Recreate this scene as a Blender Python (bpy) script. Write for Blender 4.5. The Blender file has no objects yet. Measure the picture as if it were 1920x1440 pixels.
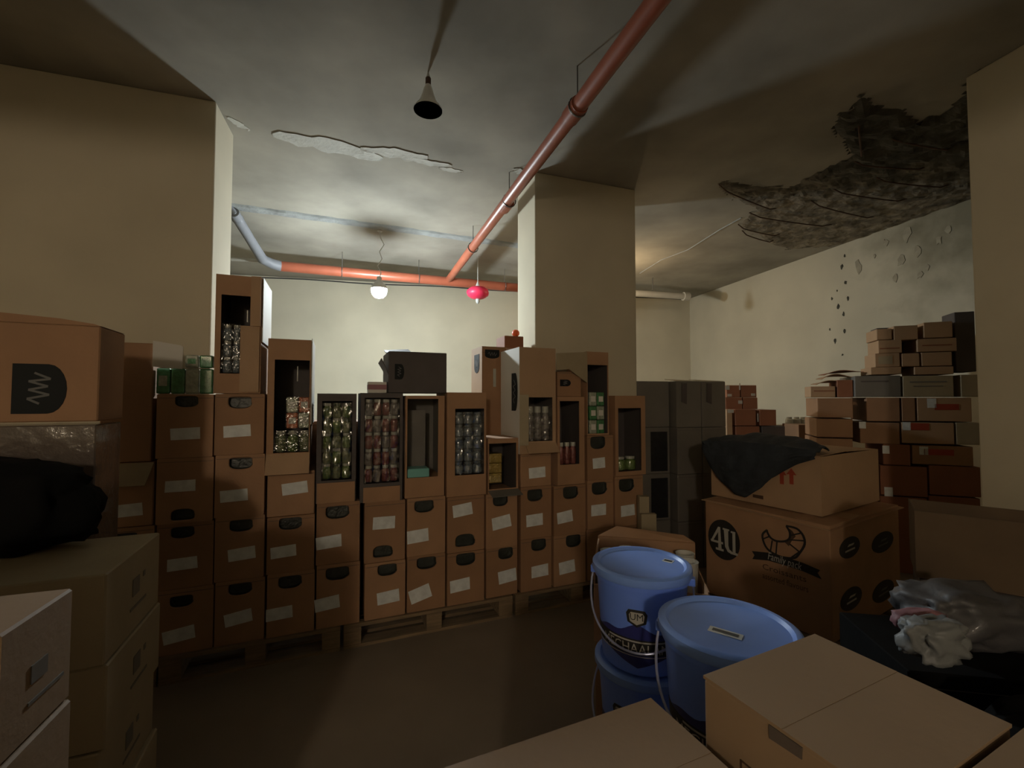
import bpy, bmesh, math, random
from mathutils import Vector, Matrix
R = math.radians
random.seed(7)
SC = bpy.context.scene
COL = SC.collection

# ------------------------------------------------------------------ camera, world, exposure
EYE = 1.5; F = 830.0; PITCH = R(2.0)
cam_d = bpy.data.cameras.new('camera'); cam = bpy.data.objects.new('camera', cam_d); COL.objects.link(cam)
cam.location = (0, 0, EYE); cam.rotation_euler = (R(90) + PITCH, 0, 0)
cam_d.sensor_width = 36; cam_d.lens = F / 1920 * 36; cam_d.clip_start = 0.02; cam_d.clip_end = 60
SC.camera = cam
w = bpy.data.worlds.new('world'); SC.world = w; w.use_nodes = True
w.node_tree.nodes['Background'].inputs[0].default_value = (0.5, 0.42, 0.3, 1)
w.node_tree.nodes['Background'].inputs[1].default_value = 0.02
SC.view_settings.view_transform = 'Standard'; SC.view_settings.look = 'None'
SC.view_settings.gamma = 1; SC.view_settings.use_curve_mapping = False
SC.view_settings.exposure = 0.0
BULB_COOL = 1000.0      # emission of the cool bulb that hangs in view
BULB_WARM = 230.0       # warm bulb behind the middle pillar
FILL_BACK = 200.0        # warm fill globe added out of view behind the camera
CEIL = 3.4

# ------------------------------------------------------------------ pixel -> point helpers (real depth)
def ray(px, py):
    u = (px - 960) / F; v = (720 - py) / F
    return Vector((u, math.cos(PITCH) - v * math.sin(PITCH), math.sin(PITCH) + v * math.cos(PITCH)))
O = Vector((0, 0, EYE))
def at_z(px, py, z):
    d = ray(px, py); return O + d * ((z - EYE) / d.z)
def at_y(px, py, Y):
    d = ray(px, py); return O + d * (Y / d.y)
def on_plane(px, py, P, N):
    d = ray(px, py); return O + d * ((P - O).dot(N) / d.dot(N))

# ------------------------------------------------------------------ materials
MATS = {}
def mat(name, col, rough=0.8, noise=0.0, scale=6.0, col2=None, bump=0.0, bscale=40.0, metal=0.0, coat=0.0,
        emit=None, estr=0.0, spec=0.5, det=6.0, stretch=None, trans=0.0):
    if name in MATS: return MATS[name]
    m = bpy.data.materials.new(name); m.use_nodes = True; nt = m.node_tree; N = nt.nodes; L = nt.links
    b = N['Principled BSDF']
    b.inputs['Base Color'].default_value = (*col, 1); b.inputs['Roughness'].default_value = rough
    b.inputs['Metallic'].default_value = metal; b.inputs['Coat Weight'].default_value = coat
    b.inputs['Specular IOR Level'].default_value = spec; b.inputs['Transmission Weight'].default_value = trans
    b.inputs['Coat Roughness'].default_value = 0.08
    if emit: b.inputs['Emission Color'].default_value = (*emit, 1); b.inputs['Emission Strength'].default_value = estr
    if noise > 0 or bump > 0:
        tc = N.new('ShaderNodeTexCoord'); src = tc.outputs['Object']
        if stretch:
            mp = N.new('ShaderNodeMapping'); mp.inputs['Scale'].default_value = stretch
            L.new(src, mp.inputs['Vector']); src = mp.outputs['Vector']
    if noise > 0:
        n = N.new('ShaderNodeTexNoise'); n.inputs['Scale'].default_value = scale; n.inputs['Detail'].default_value = det
        L.new(src, n.inputs['Vector'])
        r = N.new('ShaderNodeValToRGB'); r.color_ramp.elements[0].position = 0.32; r.color_ramp.elements[1].position = 0.68
        c2 = col2 or tuple(c * (1 - noise) for c in col)
        r.color_ramp.elements[0].color = (*c2, 1); r.color_ramp.elements[1].color = (*col, 1)
        L.new(n.outputs['Fac'], r.inputs['Fac']); L.new(r.outputs['Color'], b.inputs['Base Color'])
    if bump > 0:
        n2 = N.new('ShaderNodeTexNoise'); n2.inputs['Scale'].default_value = bscale; n2.inputs['Detail'].default_value = 5
        L.new(src, n2.inputs['Vector'])
        bp = N.new('ShaderNodeBump'); bp.inputs['Strength'].default_value = bump; bp.inputs['Distance'].default_value = 0.01
        L.new(n2.outputs['Fac'], bp.inputs['Height']); L.new(bp.outputs['Normal'], b.inputs['Normal'])
    MATS[name] = m; return m
mat('plaster', (0.59, 0.54, 0.41), 0.9, 0.16, 1.3, bump=0.25, bscale=5)
mat('plaster_pillar', (0.60, 0.54, 0.40), 0.9, 0.14, 1.6, bump=0.2, bscale=6)
mat('ceiling', (0.40, 0.375, 0.31), 0.95, 0.4, 1.4, bump=0.5, bscale=3, det=10)
mat('joint', (0.34, 0.36, 0.35), 0.95, 0.35, 6, bump=0.8, bscale=25)
mat('spall', (0.085, 0.08, 0.06), 0.95, 0.65, 7, bump=0.9, bscale=30)
def _spall():
    m = MATS['spall']; nt = m.node_tree; N = nt.nodes; L = nt.links; b = N['Principled BSDF']
    tc = N.new('ShaderNodeTexCoord'); sx = N.new('ShaderNodeSeparateXYZ'); L.new(tc.outputs['Object'], sx.inputs[0])
    nz = N.new('ShaderNodeTexNoise'); nz.inputs['Scale'].default_value = 3; nz.inputs['Detail'].default_value = 6; L.new(tc.outputs['Object'], nz.inputs['Vector'])
    ad = N.new('ShaderNodeMath'); ad.operation = 'MULTIPLY_ADD'; L.new(nz.outputs['Fac'], ad.inputs[0]); ad.inputs[1].default_value = 1.6; L.new(sx.outputs['Y'], ad.inputs[2])
    mr = N.new('ShaderNodeMapRange'); mr.inputs[1].default_value = 4.2; mr.inputs[2].default_value = 5.2; L.new(ad.outputs[0], mr.inputs[0])
    old = b.inputs['Base Color'].links[0].from_socket
    mx = N.new('ShaderNodeMix'); mx.data_type = 'RGBA'; L.new(mr.outputs[0], mx.inputs[0]); L.new(old, mx.inputs[6])
    r = N.new('ShaderNodeValToRGB'); r.color_ramp.elements[0].color = (0.10, 0.085, 0.06, 1); r.color_ramp.elements[1].color = (0.30, 0.26, 0.19, 1)
    r.color_ramp.elements[0].position = .35; r.color_ramp.elements[1].position = .65
    n3 = N.new('ShaderNodeTexNoise'); n3.inputs['Scale'].default_value = 9; n3.inputs['Detail'].default_value = 8; L.new(tc.outputs['Object'], n3.inputs['Vector']); L.new(n3.outputs['Fac'], r.inputs[0])
    L.new(r.outputs[0], mx.inputs[7]); L.new(mx.outputs[2], b.inputs['Base Color'])
_spall()
def _film():
    m = bpy.data.materials.new('shrink_film'); m.use_nodes = True; nt = m.node_tree; N = nt.nodes; L = nt.links
    out = N['Material Output']; N.remove(N['Principled BSDF'])
    tr = N.new('ShaderNodeBsdfTransparent'); gl = N.new('ShaderNodeBsdfGlossy'); gl.inputs['Roughness'].default_value = 0.12
    mx = N.new('ShaderNodeMixShader'); mx.inputs[0].default_value = 0.13; L.new(tr.outputs[0], mx.inputs[1]); L.new(gl.outputs[0], mx.inputs[2]); L.new(mx.outputs[0], out.inputs[0]); MATS['shrink_film'] = m
_film()
mat('damp_chip', (0.42, 0.38, 0.28), 0.95, 0.3, 9, bump=0.6)
mat('flake', (0.62, 0.62, 0.56), 0.9, 0.15, 9, bump=0.4)
mat('floor', (0.30, 0.245, 0.185), 0.6, 0.3, 1.2, bump=0.12, bscale=14)
mat('card', (0.42, 0.24, 0.13), 0.75, 0.16, 5, bump=0.1, bscale=60)
mat('card_b', (0.36, 0.20, 0.105), 0.75, 0.16, 4, bump=0.1, bscale=60)
mat('card_light', (0.46, 0.30, 0.175), 0.75, 0.12, 4, bump=0.1, bscale=60)
mat('card_red', (0.30, 0.12, 0.06), 0.75, 0.15, 4, bump=0.1)
mat('card_fore', (0.33, 0.225, 0.135), 0.7, 0.12, 3, bump=0.1, bscale=50)
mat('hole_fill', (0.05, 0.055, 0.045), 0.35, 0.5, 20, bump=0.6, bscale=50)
mat('card_cream', (0.40, 0.33, 0.21), 0.7, 0.14, 4, bump=0.1, bscale=50)
mat('card_grey', (0.19, 0.175, 0.15), 0.6, 0.2, 4, bump=0.15, bscale=20, coat=0.2)
mat('card_olive', (0.13, 0.085, 0.045), 0.8, 0.25, 4, bump=0.1)
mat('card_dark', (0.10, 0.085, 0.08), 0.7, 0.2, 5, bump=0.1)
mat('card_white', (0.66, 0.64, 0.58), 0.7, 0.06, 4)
mat('void', (0.018, 0.02, 0.022), 0.45, 0.4, 20, bump=0.4, bscale=50)
mat('badge', (0.014, 0.016, 0.017), 0.7, spec=.2)
mat('badge_print', (0.13, 0.13, 0.125), 0.7)
mat('paper', (0.80, 0.84, 0.84), 0.85, 0.18, 28)
mat('ink', (0.02, 0.018, 0.015), 0.6)
mat('ink_light', (0.50, 0.48, 0.42), 0.6)
mat('ink_brown', (0.085, 0.045, 0.025), 0.7)
mat('ink_red', (0.35, 0.05, 0.02), 0.7)
mat('wood', (0.30, 0.21, 0.12), 0.85, 0.4, 5, bump=0.5, bscale=25, stretch=(1, 8, 8))
mat('pipe_red', (0.38, 0.105, 0.055), 0.38, 0.18, 7, bump=0.08, bscale=14)
mat('pipe_grey', (0.20, 0.21, 0.23), 0.45, 0.15, 7)
mat('pipe_white', (0.52, 0.50, 0.44), 0.45, 0.1, 7)
mat('steel', (0.16, 0.15, 0.14), 0.45, metal=0.6)
mat('rust', (0.10, 0.055, 0.035), 0.8, 0.4, 20)
mat('wire', (0.5, 0.5, 0.46), 0.6)
mat('wire_dark', (0.04, 0.04, 0.04), 0.6)
mat('enamel', (0.8, 0.8, 0.76), 0.35, 0.15, 12)
mat('enamel_in', (0.07, 0.07, 0.06), 0.35)
mat('bulb_off', (0.4, 0.42, 0.4), 0.1, coat=0.6)
mat('bulb_cool', (1, 1, 1), 0.5, emit=(0.86, 0.96, 1.0), estr=BULB_COOL)
mat('bulb_warm', (1, 1, 1), 0.5, emit=(1.0, 0.72, 0.42), estr=BULB_WARM)
mat('fill_glow', (1, 1, 1), 0.5, emit=(1.0, 0.83, 0.64), estr=FILL_BACK)
mat('lantern', (0.75, 0.03, 0.09), 0.45)
mat('orange', (0.95, 0.16, 0.04), 0.5)
mat('bucket', (0.17, 0.32, 1.0), 0.33, 0.1, 3, coat=0.2)
mat('lid', (0.24, 0.42, 1.0), 0.36, 0.12, 4, coat=0.15)
mat('bucket_navy', (0.03, 0.035, 0.18), 0.4)
mat('bail', (0.42, 0.45, 0.62), 0.3, metal=0.3)
mat('wool', (0.035, 0.042, 0.05), 0.95, 0.35, 14, bump=0.7, bscale=30)
mat('shade_black', (0.004, 0.004, 0.004), 0.9, bump=0.5, bscale=9, spec=0.15)
mat('grey_bag', (0.085, 0.082, 0.085), 0.55, 0.3, 7, bump=0.8, bscale=12, coat=0.05)
mat('white_bag', (0.20, 0.21, 0.21), 0.5, 0.15, 7, bump=0.5, bscale=12)
mat('pink', (0.34, 0.16, 0.18), 0.6, 0.2, 9)
mat('film', (0.15, 0.12, 0.10), 0.15, 0.3, 5, bump=1.0, bscale=12, coat=0.7)
mat('cup', (0.62, 0.61, 0.55), 0.5, 0.08, 20)
mat('teal', (0.20, 0.50, 0.46), 0.4)
for n, c in dict(jar_clear=(0.20, 0.24, 0.26), jar_green=(0.16, 0.24, 0.07), jar_red=(0.26, 0.085, 0.07), jar_olive=(0.22, 0.25, 0.13),
                 jar_grey=(0.24, 0.22, 0.20), pack_green=(0.07, 0.26, 0.10), pack_gold=(0.42, 0.30, 0.08), pack_pale=(0.42, 0.46, 0.36),
                 pack_brown=(0.30, 0.22, 0.16), pack_orange=(0.5, 0.15, 0.07)).items():
    mat(n, c, 0.16, 0.35, 30, bump=1.0, bscale=45, coat=0.9, metal=0.15)
mat('lid_pale', (0.42, 0.42, 0.36), 0.25, coat=0.8, bump=0.4, bscale=60)
mat('lid_dark', (0.08, 0.10, 0.06), 0.25, coat=0.8)

# ------------------------------------------------------------------ mesh building
class MB:
    def __init__(s): s.v = []; s.f = []; s.m = []
    def add(s, vs, fs, mi=0, M=None):
        n = len(s.v)
        s.v += [tuple(M @ Vector(p)) if M else tuple(p) for p in vs]
        s.f += [tuple(i + n for i in f) for f in fs]; s.m += [mi] * len(fs); return s
    def box(s, x0, x1, y0, y1, z0, z1, mi=0, M=None):
        vs = [(x, y, z) for z in (z0, z1) for y in (y0, y1) for x in (x0, x1)]
        return s.add(vs, [(0, 2, 3, 1), (4, 5, 7, 6), (0, 1, 5, 4), (2, 6, 7, 3), (0, 4, 6, 2), (1, 3, 7, 5)], mi, M)
    def prism(s, poly, y0, y1, mi=0, M=None):            # polygon in x,z extruded in y
        n = len(poly); vs = [(x, y0, z) for x, z in poly] + [(x, y1, z) for x, z in poly]
        fs = [tuple(range(n)), tuple(range(2 * n - 1, n - 1, -1))] + [(i, i + n, (i + 1) % n + n, (i + 1) % n) for i in range(n)]
        return s.add(vs, fs, mi, M)
    def lathe(s, prof, n=24, mi=0, M=None, c=(0, 0)):
        vs = []; fs = []
        for r, z in prof:
            for k in range(n): a = 2 * math.pi * k / n; vs.append((c[0] + r * math.cos(a), c[1] + r * math.sin(a), z))
        for i in range(len(prof) - 1):
            for k in range(n): fs.append((i * n + k, i * n + (k + 1) % n, (i + 1) * n + (k + 1) % n, (i + 1) * n + k))
        if prof[0][0] > 1e-5: fs.append(tuple(range(n - 1, -1, -1)))
        if prof[-1][0] > 1e-5: fs.append(tuple((len(prof) - 1) * n + k for k in range(n)))
        return s.add(vs, fs, mi, M)
    def tube(s, pts, r, n=8, mi=0):
        pts = [Vector(p) for p in pts]; vs = []; fs = []
        for i, p in enumerate(pts):
            t = (pts[min(i + 1, len(pts) - 1)] - pts[max(i - 1, 0)]).normalized()
            a = Vector((0, 0, 1)) if abs(t.z) < 0.9 else Vector((1, 0, 0))
            u = t.cross(a).normalized(); v = t.cross(u)
            rr = r[i] if isinstance(r, (list, tuple)) else r
            for k in range(n): an = 2 * math.pi * k / n; vs.append(p + u * math.cos(an) * rr + v * math.sin(an) * rr)
        for i in range(len(pts) - 1):
            for k in range(n): fs.append((i * n + k, i * n + (k + 1) % n, (i + 1) * n + (k + 1) % n, (i + 1) * n + k))
        fs += [tuple(range(n - 1, -1, -1)), tuple((len(pts) - 1) * n + k for k in range(n))]
        return s.add(vs, fs, mi)
    def build(s, name, mats, parent=None, loc=(0, 0, 0), rot=(0, 0, 0), bevel=0, smooth=False, kind=None):
        me = bpy.data.meshes.new(name); me.from_pydata(s.v, [], s.f)
        if isinstance(mats, str): mats = [mats]
        for m in mats: me.materials.append(MATS[m])
        me.polygons.foreach_set('material_index', s.m)
        bm = bmesh.new(); bm.from_mesh(me); bmesh.ops.recalc_face_normals(bm, faces=bm.faces); bm.to_mesh(me); bm.free()
        if smooth:
            me.polygons.foreach_set('use_smooth', [True] * len(me.polygons))
            try: me.set_sharp_from_angle(angle=R(38))
            except Exception: pass
        me.update()
        o = bpy.data.objects.new(name, me); COL.objects.link(o); o.parent = parent; o.location = loc; o.rotation_euler = rot
        if bevel:
            b = o.modifiers.new('bevel', 'BEVEL'); b.width = bevel; b.segments = 2; b.limit_method = 'ANGLE'; b.angle_limit = R(50)
        if kind: o['kind'] = kind
        return o

def thing(name, label, cat, loc=(0, 0, 0), rz=0, group=None):
    o = bpy.data.objects.new(name, None); COL.objects.link(o); o.location = loc; o.rotation_euler = (0, 0, rz)
    return tag(o, label, cat, group)
USED = {}
def tag(o, label, cat, group=None):
    nw = len(label.split())
    if not 4 <= nw <= 16: print('BADLABEL', nw, label)
    USED.setdefault(label, []).append(o.name)
    o['label'] = label; o['category'] = cat; o.empty_display_size = 0.05
    if group: o['group'] = group
    return o
def struct(mb, name, m, **k): return mb.build(name, m, kind='structure', **k)
def text_mesh(body, size):
    c = bpy.data.curves.new('writing', 'FONT'); c.body = body; c.size = size; c.align_x = 'CENTER'; c.align_y = 'CENTER'; c.resolution_u = 2
    o = bpy.data.objects.new('writing', c); COL.objects.link(o)
    dg = bpy.context.evaluated_depsgraph_get(); me = bpy.data.meshes.new_from_object(o.evaluated_get(dg))
    vs = [tuple(v.co) for v in me.vertices]; fs = [tuple(p.vertices) for p in me.polygons]
    bpy.data.objects.remove(o); bpy.data.curves.remove(c); bpy.data.meshes.remove(me)
    return vs, fs
def flat_text(body, size, cx, cz, y, rot=0, shear=0.0, sx=1.0):   # text lying on a front face (x,z), facing -y
    vs, fs = text_mesh(body, size); c, s = math.cos(rot), math.sin(rot); out = []
    for x, z, _ in vs: x = (x + shear * z) * sx; out.append((cx + x * c - z * s, y, cz + x * s + z * c))
    return out, fs

# ------------------------------------------------------------------ SETTING
c13 = R(13.4)
corner = at_z(1293, 560, CEIL); cx_, cy_ = corner.x, corner.y
bdir = Vector((-0.978, -0.208, 0)); rdir = Vector((0.232, -0.973, 0))
ORD = ['zeroth', 'first', 'second', 'third', 'fourth', 'fifth', 'sixth', 'seventh', 'eighth', 'ninth', 'tenth', 'eleventh', 'twelfth', 'thirteenth']
struct(MB().box(-7.5, 8, -5, 10.5, -0.15, 0), 'floor', 'floor')
ceil = struct(MB().box(-7.5, 8, -5, 10.5, CEIL, CEIL + 0.2), 'ceiling', 'ceiling')
def wall(name, P, d, L, th, m, z0=0, z1=CEIL):
    o = struct(MB().box(0, L, 0, th, z0, z1), name, m, loc=(P.x, P.y, 0), rot=(0, 0, math.atan2(d.y, d.x))); return o
def _damp():
    m = mat('plaster_damp', (0.59, 0.54, 0.41), 0.9, 0.16, 1.3, bump=0.3, bscale=6); nt = m.node_tree; N = nt.nodes; L = nt.links; b = N['Principled BSDF']
    tc = N.new('ShaderNodeTexCoord'); vm = N.new('ShaderNodeVectorMath'); vm.operation = 'DISTANCE'; L.new(tc.outputs['Object'], vm.inputs[0]); vm.inputs[1].default_value = (4.5, 0, 3.5)
    nz = N.new('ShaderNodeTexNoise'); nz.inputs['Scale'].default_value = 3.5; nz.inputs['Detail'].default_value = 9; L.new(tc.outputs['Object'], nz.inputs['Vector'])
    ad = N.new('ShaderNodeMath'); ad.operation = 'MULTIPLY_ADD'; L.new(nz.outputs['Fac'], ad.inputs[0]); ad.inputs[1].default_value = 1.5; L.new(vm.outputs['Value'], ad.inputs[2])
    mr = N.new('ShaderNodeMapRange'); mr.inputs[1].default_value = 1.2; mr.inputs[2].default_value = 2.1; mr.inputs[3].default_value = 0.85; mr.inputs[4].default_value = 0; L.new(ad.outputs[0], mr.inputs[0])
    old = b.inputs['Base Color'].links[0].from_socket; mx = N.new('ShaderNodeMix'); mx.data_type = 'RGBA'
    L.new(mr.outputs[0], mx.inputs[0]); L.new(old, mx.inputs[6]); mx.inputs[7].default_value = (0.17, 0.155, 0.10, 1); L.new(mx.outputs[2], b.inputs['Base Color'])
_damp()
wall('wall_back', Vector((cx_, cy_, 0)) - bdir * 0.3, bdir, 10.5, -0.2, 'plaster')
wr = wall('wall_right', Vector((cx_, cy_, 0)) , rdir, 14, 0.2, 'plaster_damp')
struct(MB().box(-6.7, -6.5, -4.8, 8, 0, CEIL), 'wall_left', 'plaster')
struct(MB().box(-6.7, 8, -4.8, -4.6, 0, CEIL), 'wall_rear', 'plaster')
# pillars
pa = at_z(405, 190, CEIL); r17 = R(17.7)
def pillar(name, P, ang, x0, x1, d, m='plaster_pillar'):
    return struct(MB().box(x0, x1, 0, d, 0, CEIL), name, m, loc=(P.x, P.y, 0), rot=(0, 0, ang), bevel=0.008)
pillar('pillar', pa, r17, -3.6, 0, 0.38)
pb = at_z(1003, 322, CEIL); q = at_y(1192, 500, pb.y + 0.3)
pw = (q.x - pb.x) / math.cos(R(20)); pillar('pillar', pb, R(19), 0, pw, 0.43)
pc = at_y(1823, 490, 2.55); struct(MB().box(0, 1.2, -.9, 0, 0, CEIL), 'pillar', 'plaster_pillar', loc=(pc.x, 2.55, 0), rot=(0, 0, R(13)), bevel=.008)
# unseen downstand beam behind the camera, sized to shade the pillar tops
struct(MB().box(-6.5, 7.5, -1.1, -0.8, 2.78, CEIL), 'beam', 'plaster_pillar')
# crack between wall and ceiling of the back wall, thin cable
a = at_z(500, 519, CEIL); 
cb = MB(); P0 = Vector((cx_, cy_, 0))
cb.tube([P0 + bdir * t + Vector((0.03, -0.03, CEIL - 0.035 + 0.01 * math.sin(t * 3))) for t in [0.1 + 0.35 * i for i in range(24)]], 0.009, 6)
tag(cb.build('cable', 'wire_dark'), 'thin black cable running along the top of the back wall', 'cable')
# joint strip across the ceiling
ja, jb = at_z(436, 386, CEIL), at_z(985, 462, CEIL)
jd = (jb - ja); jl = jd.length
mbj = MB(); n = 40
vs = []; 
for i in range(n + 1):
    x = jl * i / n
    for y, z in ((-0.075 + random.uniform(-.012, .012), 0.004), (-0.045, -0.014 + random.uniform(-.004, .004)), (0.045, -0.02 + random.uniform(-.004, .004)), (0.06 + random.uniform(-.006, .006), 0.004)): vs.append((x, y, z))
mbj.add(vs, [(i * 4 + k, i * 4 + k + 1, i * 4 + k + 5, i * 4 + k + 4) for i in range(n) for k in range(3)] + [(0, 1, 2, 3), (4 * n, 4 * n + 1, 4 * n + 2, 4 * n + 3)])
struct(mbj, 'trim_1', 'joint', loc=(ja.x, ja.y, CEIL), rot=(0, 0, math.atan2(jd.y, jd.x)))
from mathutils import noise as mn
# peeling paint flakes
def flake(px, py, L, W, rz, curl):
    p = at_z(px, py, CEIL); m = MB(); nx, ny = 12, 4; vs = []
    for i in range(nx + 1):
        t = i / nx; ww = W * (0.25 + math.sin(math.pi * min(1, t * 0.9 + .05))) * (1 + 0.25 * random.uniform(-1, 1))
        for j in range(ny + 1):
            s_ = j / ny; vs.append((L * (t - .5), ww * (s_ - .5) * (1 + .5 * mn.noise(Vector((t * 6 + px, s_ * 3, 1)))) + 0.02 * mn.noise(Vector((t * 5, px, 0))), -0.003 - .35 * curl * s_ * s_ * (0.5 + 0.5 * mn.noise(Vector((t * 8, px, 4))))))
    m.add(vs, [(i * (ny + 1) + j, i * (ny + 1) + j + 1, (i + 1) * (ny + 1) + j + 1, (i + 1) * (ny + 1) + j) for i in range(nx) for j in range(ny)])
    o = m.build('paint_flake', 'flake', parent=None, loc=(p.x, p.y, CEIL), rot=(0, 0, rz)); o.modifiers.new('s', 'SOLIDIFY').thickness = 0.003
    o.parent = ceil
for a_ in [(600, 268, .62, .13, .35, .03), (665, 285, .42, .10, .45, .03), (740, 286, .5, .09, .25, .025), (800, 303, .40, .05, .3, .02), (845, 318, .2, .04, .3, .02), (540, 258, .2, .03, .5, .01), (448, 232, .16, .04, 1.2, .02), (975, 320, .14, .06, .5, .02)]: flake(*a_)
# spalled damp patch with bared bars in the ceiling
poly = [(1345, 352), (1352, 338), (1400, 345), (1440, 350), (1480, 352), (1530, 325), (1580, 300), (1600, 290), (1578, 262), (1562, 240), (1568, 212), (1600, 205), (1605, 182), (1622, 178), (1640, 200), (1690, 203), (1720, 225), (1760, 215), (1806, 178), (1840, 120), (1880, 420), (1600, 452), (1560, 462), (1480, 468), (1440, 458), (1420, 440), (1385, 428), (1390, 412), (1420, 396), (1385, 378)]
pw_ = [at_z(x, y, CEIL) for x, y in poly]
def inside(x, y, P):
    c = False; j = len(P) - 1
    for i in range(len(P)):
        if (P[i].y > y) != (P[j].y > y) and x < (P[j].x - P[i].x) * (y - P[i].y) / (P[j].y - P[i].y) + P[i].x: c = not c
        j = i
    return c
def edge_d(x, y, P):
    p = Vector((x, y)); m = 9
    for i in range(len(P)):
        a = Vector(P[i].xy); b = Vector(P[i - 1].xy); t = max(0, min(1, (p - a).dot(b - a) / max(1e-9, (b - a).length_squared)))
        m = min(m, (p - (a + (b - a) * t)).length)
    return m
from mathutils import noise as mn
xs = [p.x for p in pw_]; ys = [p.y for p in pw_]; st = 0.035
nx = int((max(xs) - min(xs)) / st) + 2; ny = int((max(ys) - min(ys)) / st) + 2
idx = {}; mbs = MB(); vs = []; fs = []
def rough_z(x, y):
    e = edge_d(x, y, pw_); k = min(1, e / 0.06) * (1 if y < 3.6 else max(.35, 1 - (y - 3.6)))
    return CEIL + 0.003 - k * (0.008 + 0.035 * max(0, 0.5 + mn.noise(Vector((x * 9, y * 9, 0)))) + 0.02 * max(0, mn.noise(Vector((x * 26, y * 26, 3)))))
def vid(i, j):
    if (i, j) not in idx:
        x = min(xs) + i * st; y = min(ys) + j * st
        idx[(i, j)] = len(vs); vs.append((x, y, rough_z(x, y)))
    return idx[(i, j)]
# stay on the room side of the right wall
wn = Vector((rdir.y, -rdir.x, 0)).normalized()
def roomside(x, y): return (Vector((x, y, 0)) - P0).dot(wn) * (1 if (Vector((0, 0, 0)) - P0).dot(wn) > 0 else -1) > 0.02
for i in range(nx):
    for j in range(ny):
        x = min(xs) + (i + .5) * st; y = min(ys) + (j + .5) * st
        x += 0.03 * mn.noise(Vector((x * 14, y * 14, 7))); y += 0.03 * mn.noise(Vector((x * 14, y * 14, 17)))
        if inside(x, y, pw_) and roomside(x, y): fs.append((vid(i, j), vid(i + 1, j), vid(i + 1, j + 1), vid(i, j + 1)))
mbs.add(vs, fs); sp = mbs.build('damp_spalled_patch', 'spall', parent=ceil)
sp['label'] = 'dark damp patch where the ceiling plaster has fallen away'
def bar(p, q, sag=0.01):
    a, b = at_z(*p, CEIL), at_z(*q, CEIL); pts = [a.lerp(b, t / 8) - Vector((0, 0, 0.035 + sag * math.sin(math.pi * t / 8))) for t in range(9)]
    pts[0].z = pts[-1].z = CEIL - 0.004
    MB().tube(pts, 0.006, 6).build('reinforcing_bar', 'rust', parent=ceil)
for p, q_ in [((1348, 345), (1455, 390)), ((1384, 420), (1462, 438)), ((1392, 432), (1450, 450)), ((1405, 398), (1560, 420)), ((1520, 375), (1640, 405)), ((1610, 230), (1616, 290)), ((1560, 352), (1700, 372)), ((1640, 330), (1780, 345)), ((1660, 250), (1790, 275)), ((1600, 300), (1740, 310))]: bar(p, q_)
# flaking bits on the right wall below the patch
wpn = wn
for k, (px, py) in enumerate([(1584, 480), (1578, 500), (1586, 530), (1570, 545), (1560, 560), (1582, 590), (1584, 620), (1566, 640), (1580, 665), (1556, 618), (1572, 575), (1590, 560), (1640, 480), (1690, 490), (1720, 470), (1680, 520), (1740, 500), (1660, 455), (1700, 440), (1760, 450), (1780, 430), (1725, 515), (1610, 500)]):
    p = on_plane(px, py, P0, wpn); sz = random.uniform(.012, .03) if k < 13 else random.uniform(.03, .07)
    m = MB(); pol = [(sz * (0.5 + random.random()) * math.cos(a) * .6, sz * (0.5 + random.random()) * math.sin(a)) for a in [i * math.pi / 4 for i in range(8)]]
    m.prism(pol, -0.006, 0.006)
    o = m.build('plaster_chip', 'spall' if k < 12 else 'damp_chip', loc=p, rot=(0, 0, math.atan2(rdir.y, rdir.x))); o.parent = wr; o.matrix_parent_inverse = wr.matrix_basis.inverted()
# crack along ceiling from warm corner to the patch
ck = [at_z(1200, 512, CEIL), at_z(1240, 487, CEIL), at_z(1290, 468, CEIL), at_z(1350, 430, CEIL), at_z(1390, 408, CEIL)]
MB().tube([p - Vector((0, 0, .001)) for p in ck], 0.008, 5).build('crack', 'joint', parent=ceil)

# ------------------------------------------------------------------ pipes
ZP = 3.16
p1, p2, p3 = at_z(1262, -40, ZP), at_z(1080, 205, ZP), at_z(840, 526, ZP)
dirp = (p3 - p1).normalized(); start = p1 - dirp * 1.2
mp = MB().tube([start, p2, p3], 0.046, 20)
pr = thing('drain_pipe', 'orange-red drain pipe hung under the ceiling, diagonal run joining the back run', 'pipe')
mp.build('diagonal_pipe', 'pipe_red', pr, smooth=True)
for p in (p2, at_z(950, 383, ZP)):
    MB().tube([p - dirp * 0.05, p - dirp * 0.049, p + dirp * 0.08, p + dirp * 0.081], [0.046, 0.053, 0.053, 0.046], 20).build('pipe_socket', 'pipe_red', pr, smooth=True)
def hanger(p, top=CEIL, r=0.055, par=None, d=dirp, thin=0.004):
    u = d.cross(Vector((0, 0, 1))).normalized()
    ring = [p + u * math.cos(a) * r + Vector((0, 0, 1)) * math.sin(a) * r for a in [i * 2 * math.pi / 20 for i in range(21)]]
    h = MB().tube(ring, thin * 1.4, 6).build('pipe_clamp', 'steel', par)
    MB().tube([p + Vector((0, 0, r)), Vector((p.x, p.y, top))], thin, 6).build('hanger_rod', 'steel', par)
for p in (p2 - dirp * .02, at_z(955, 376, ZP), at_z(887, 464, ZP), start + dirp * .3): hanger(p, par=pr)
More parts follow.
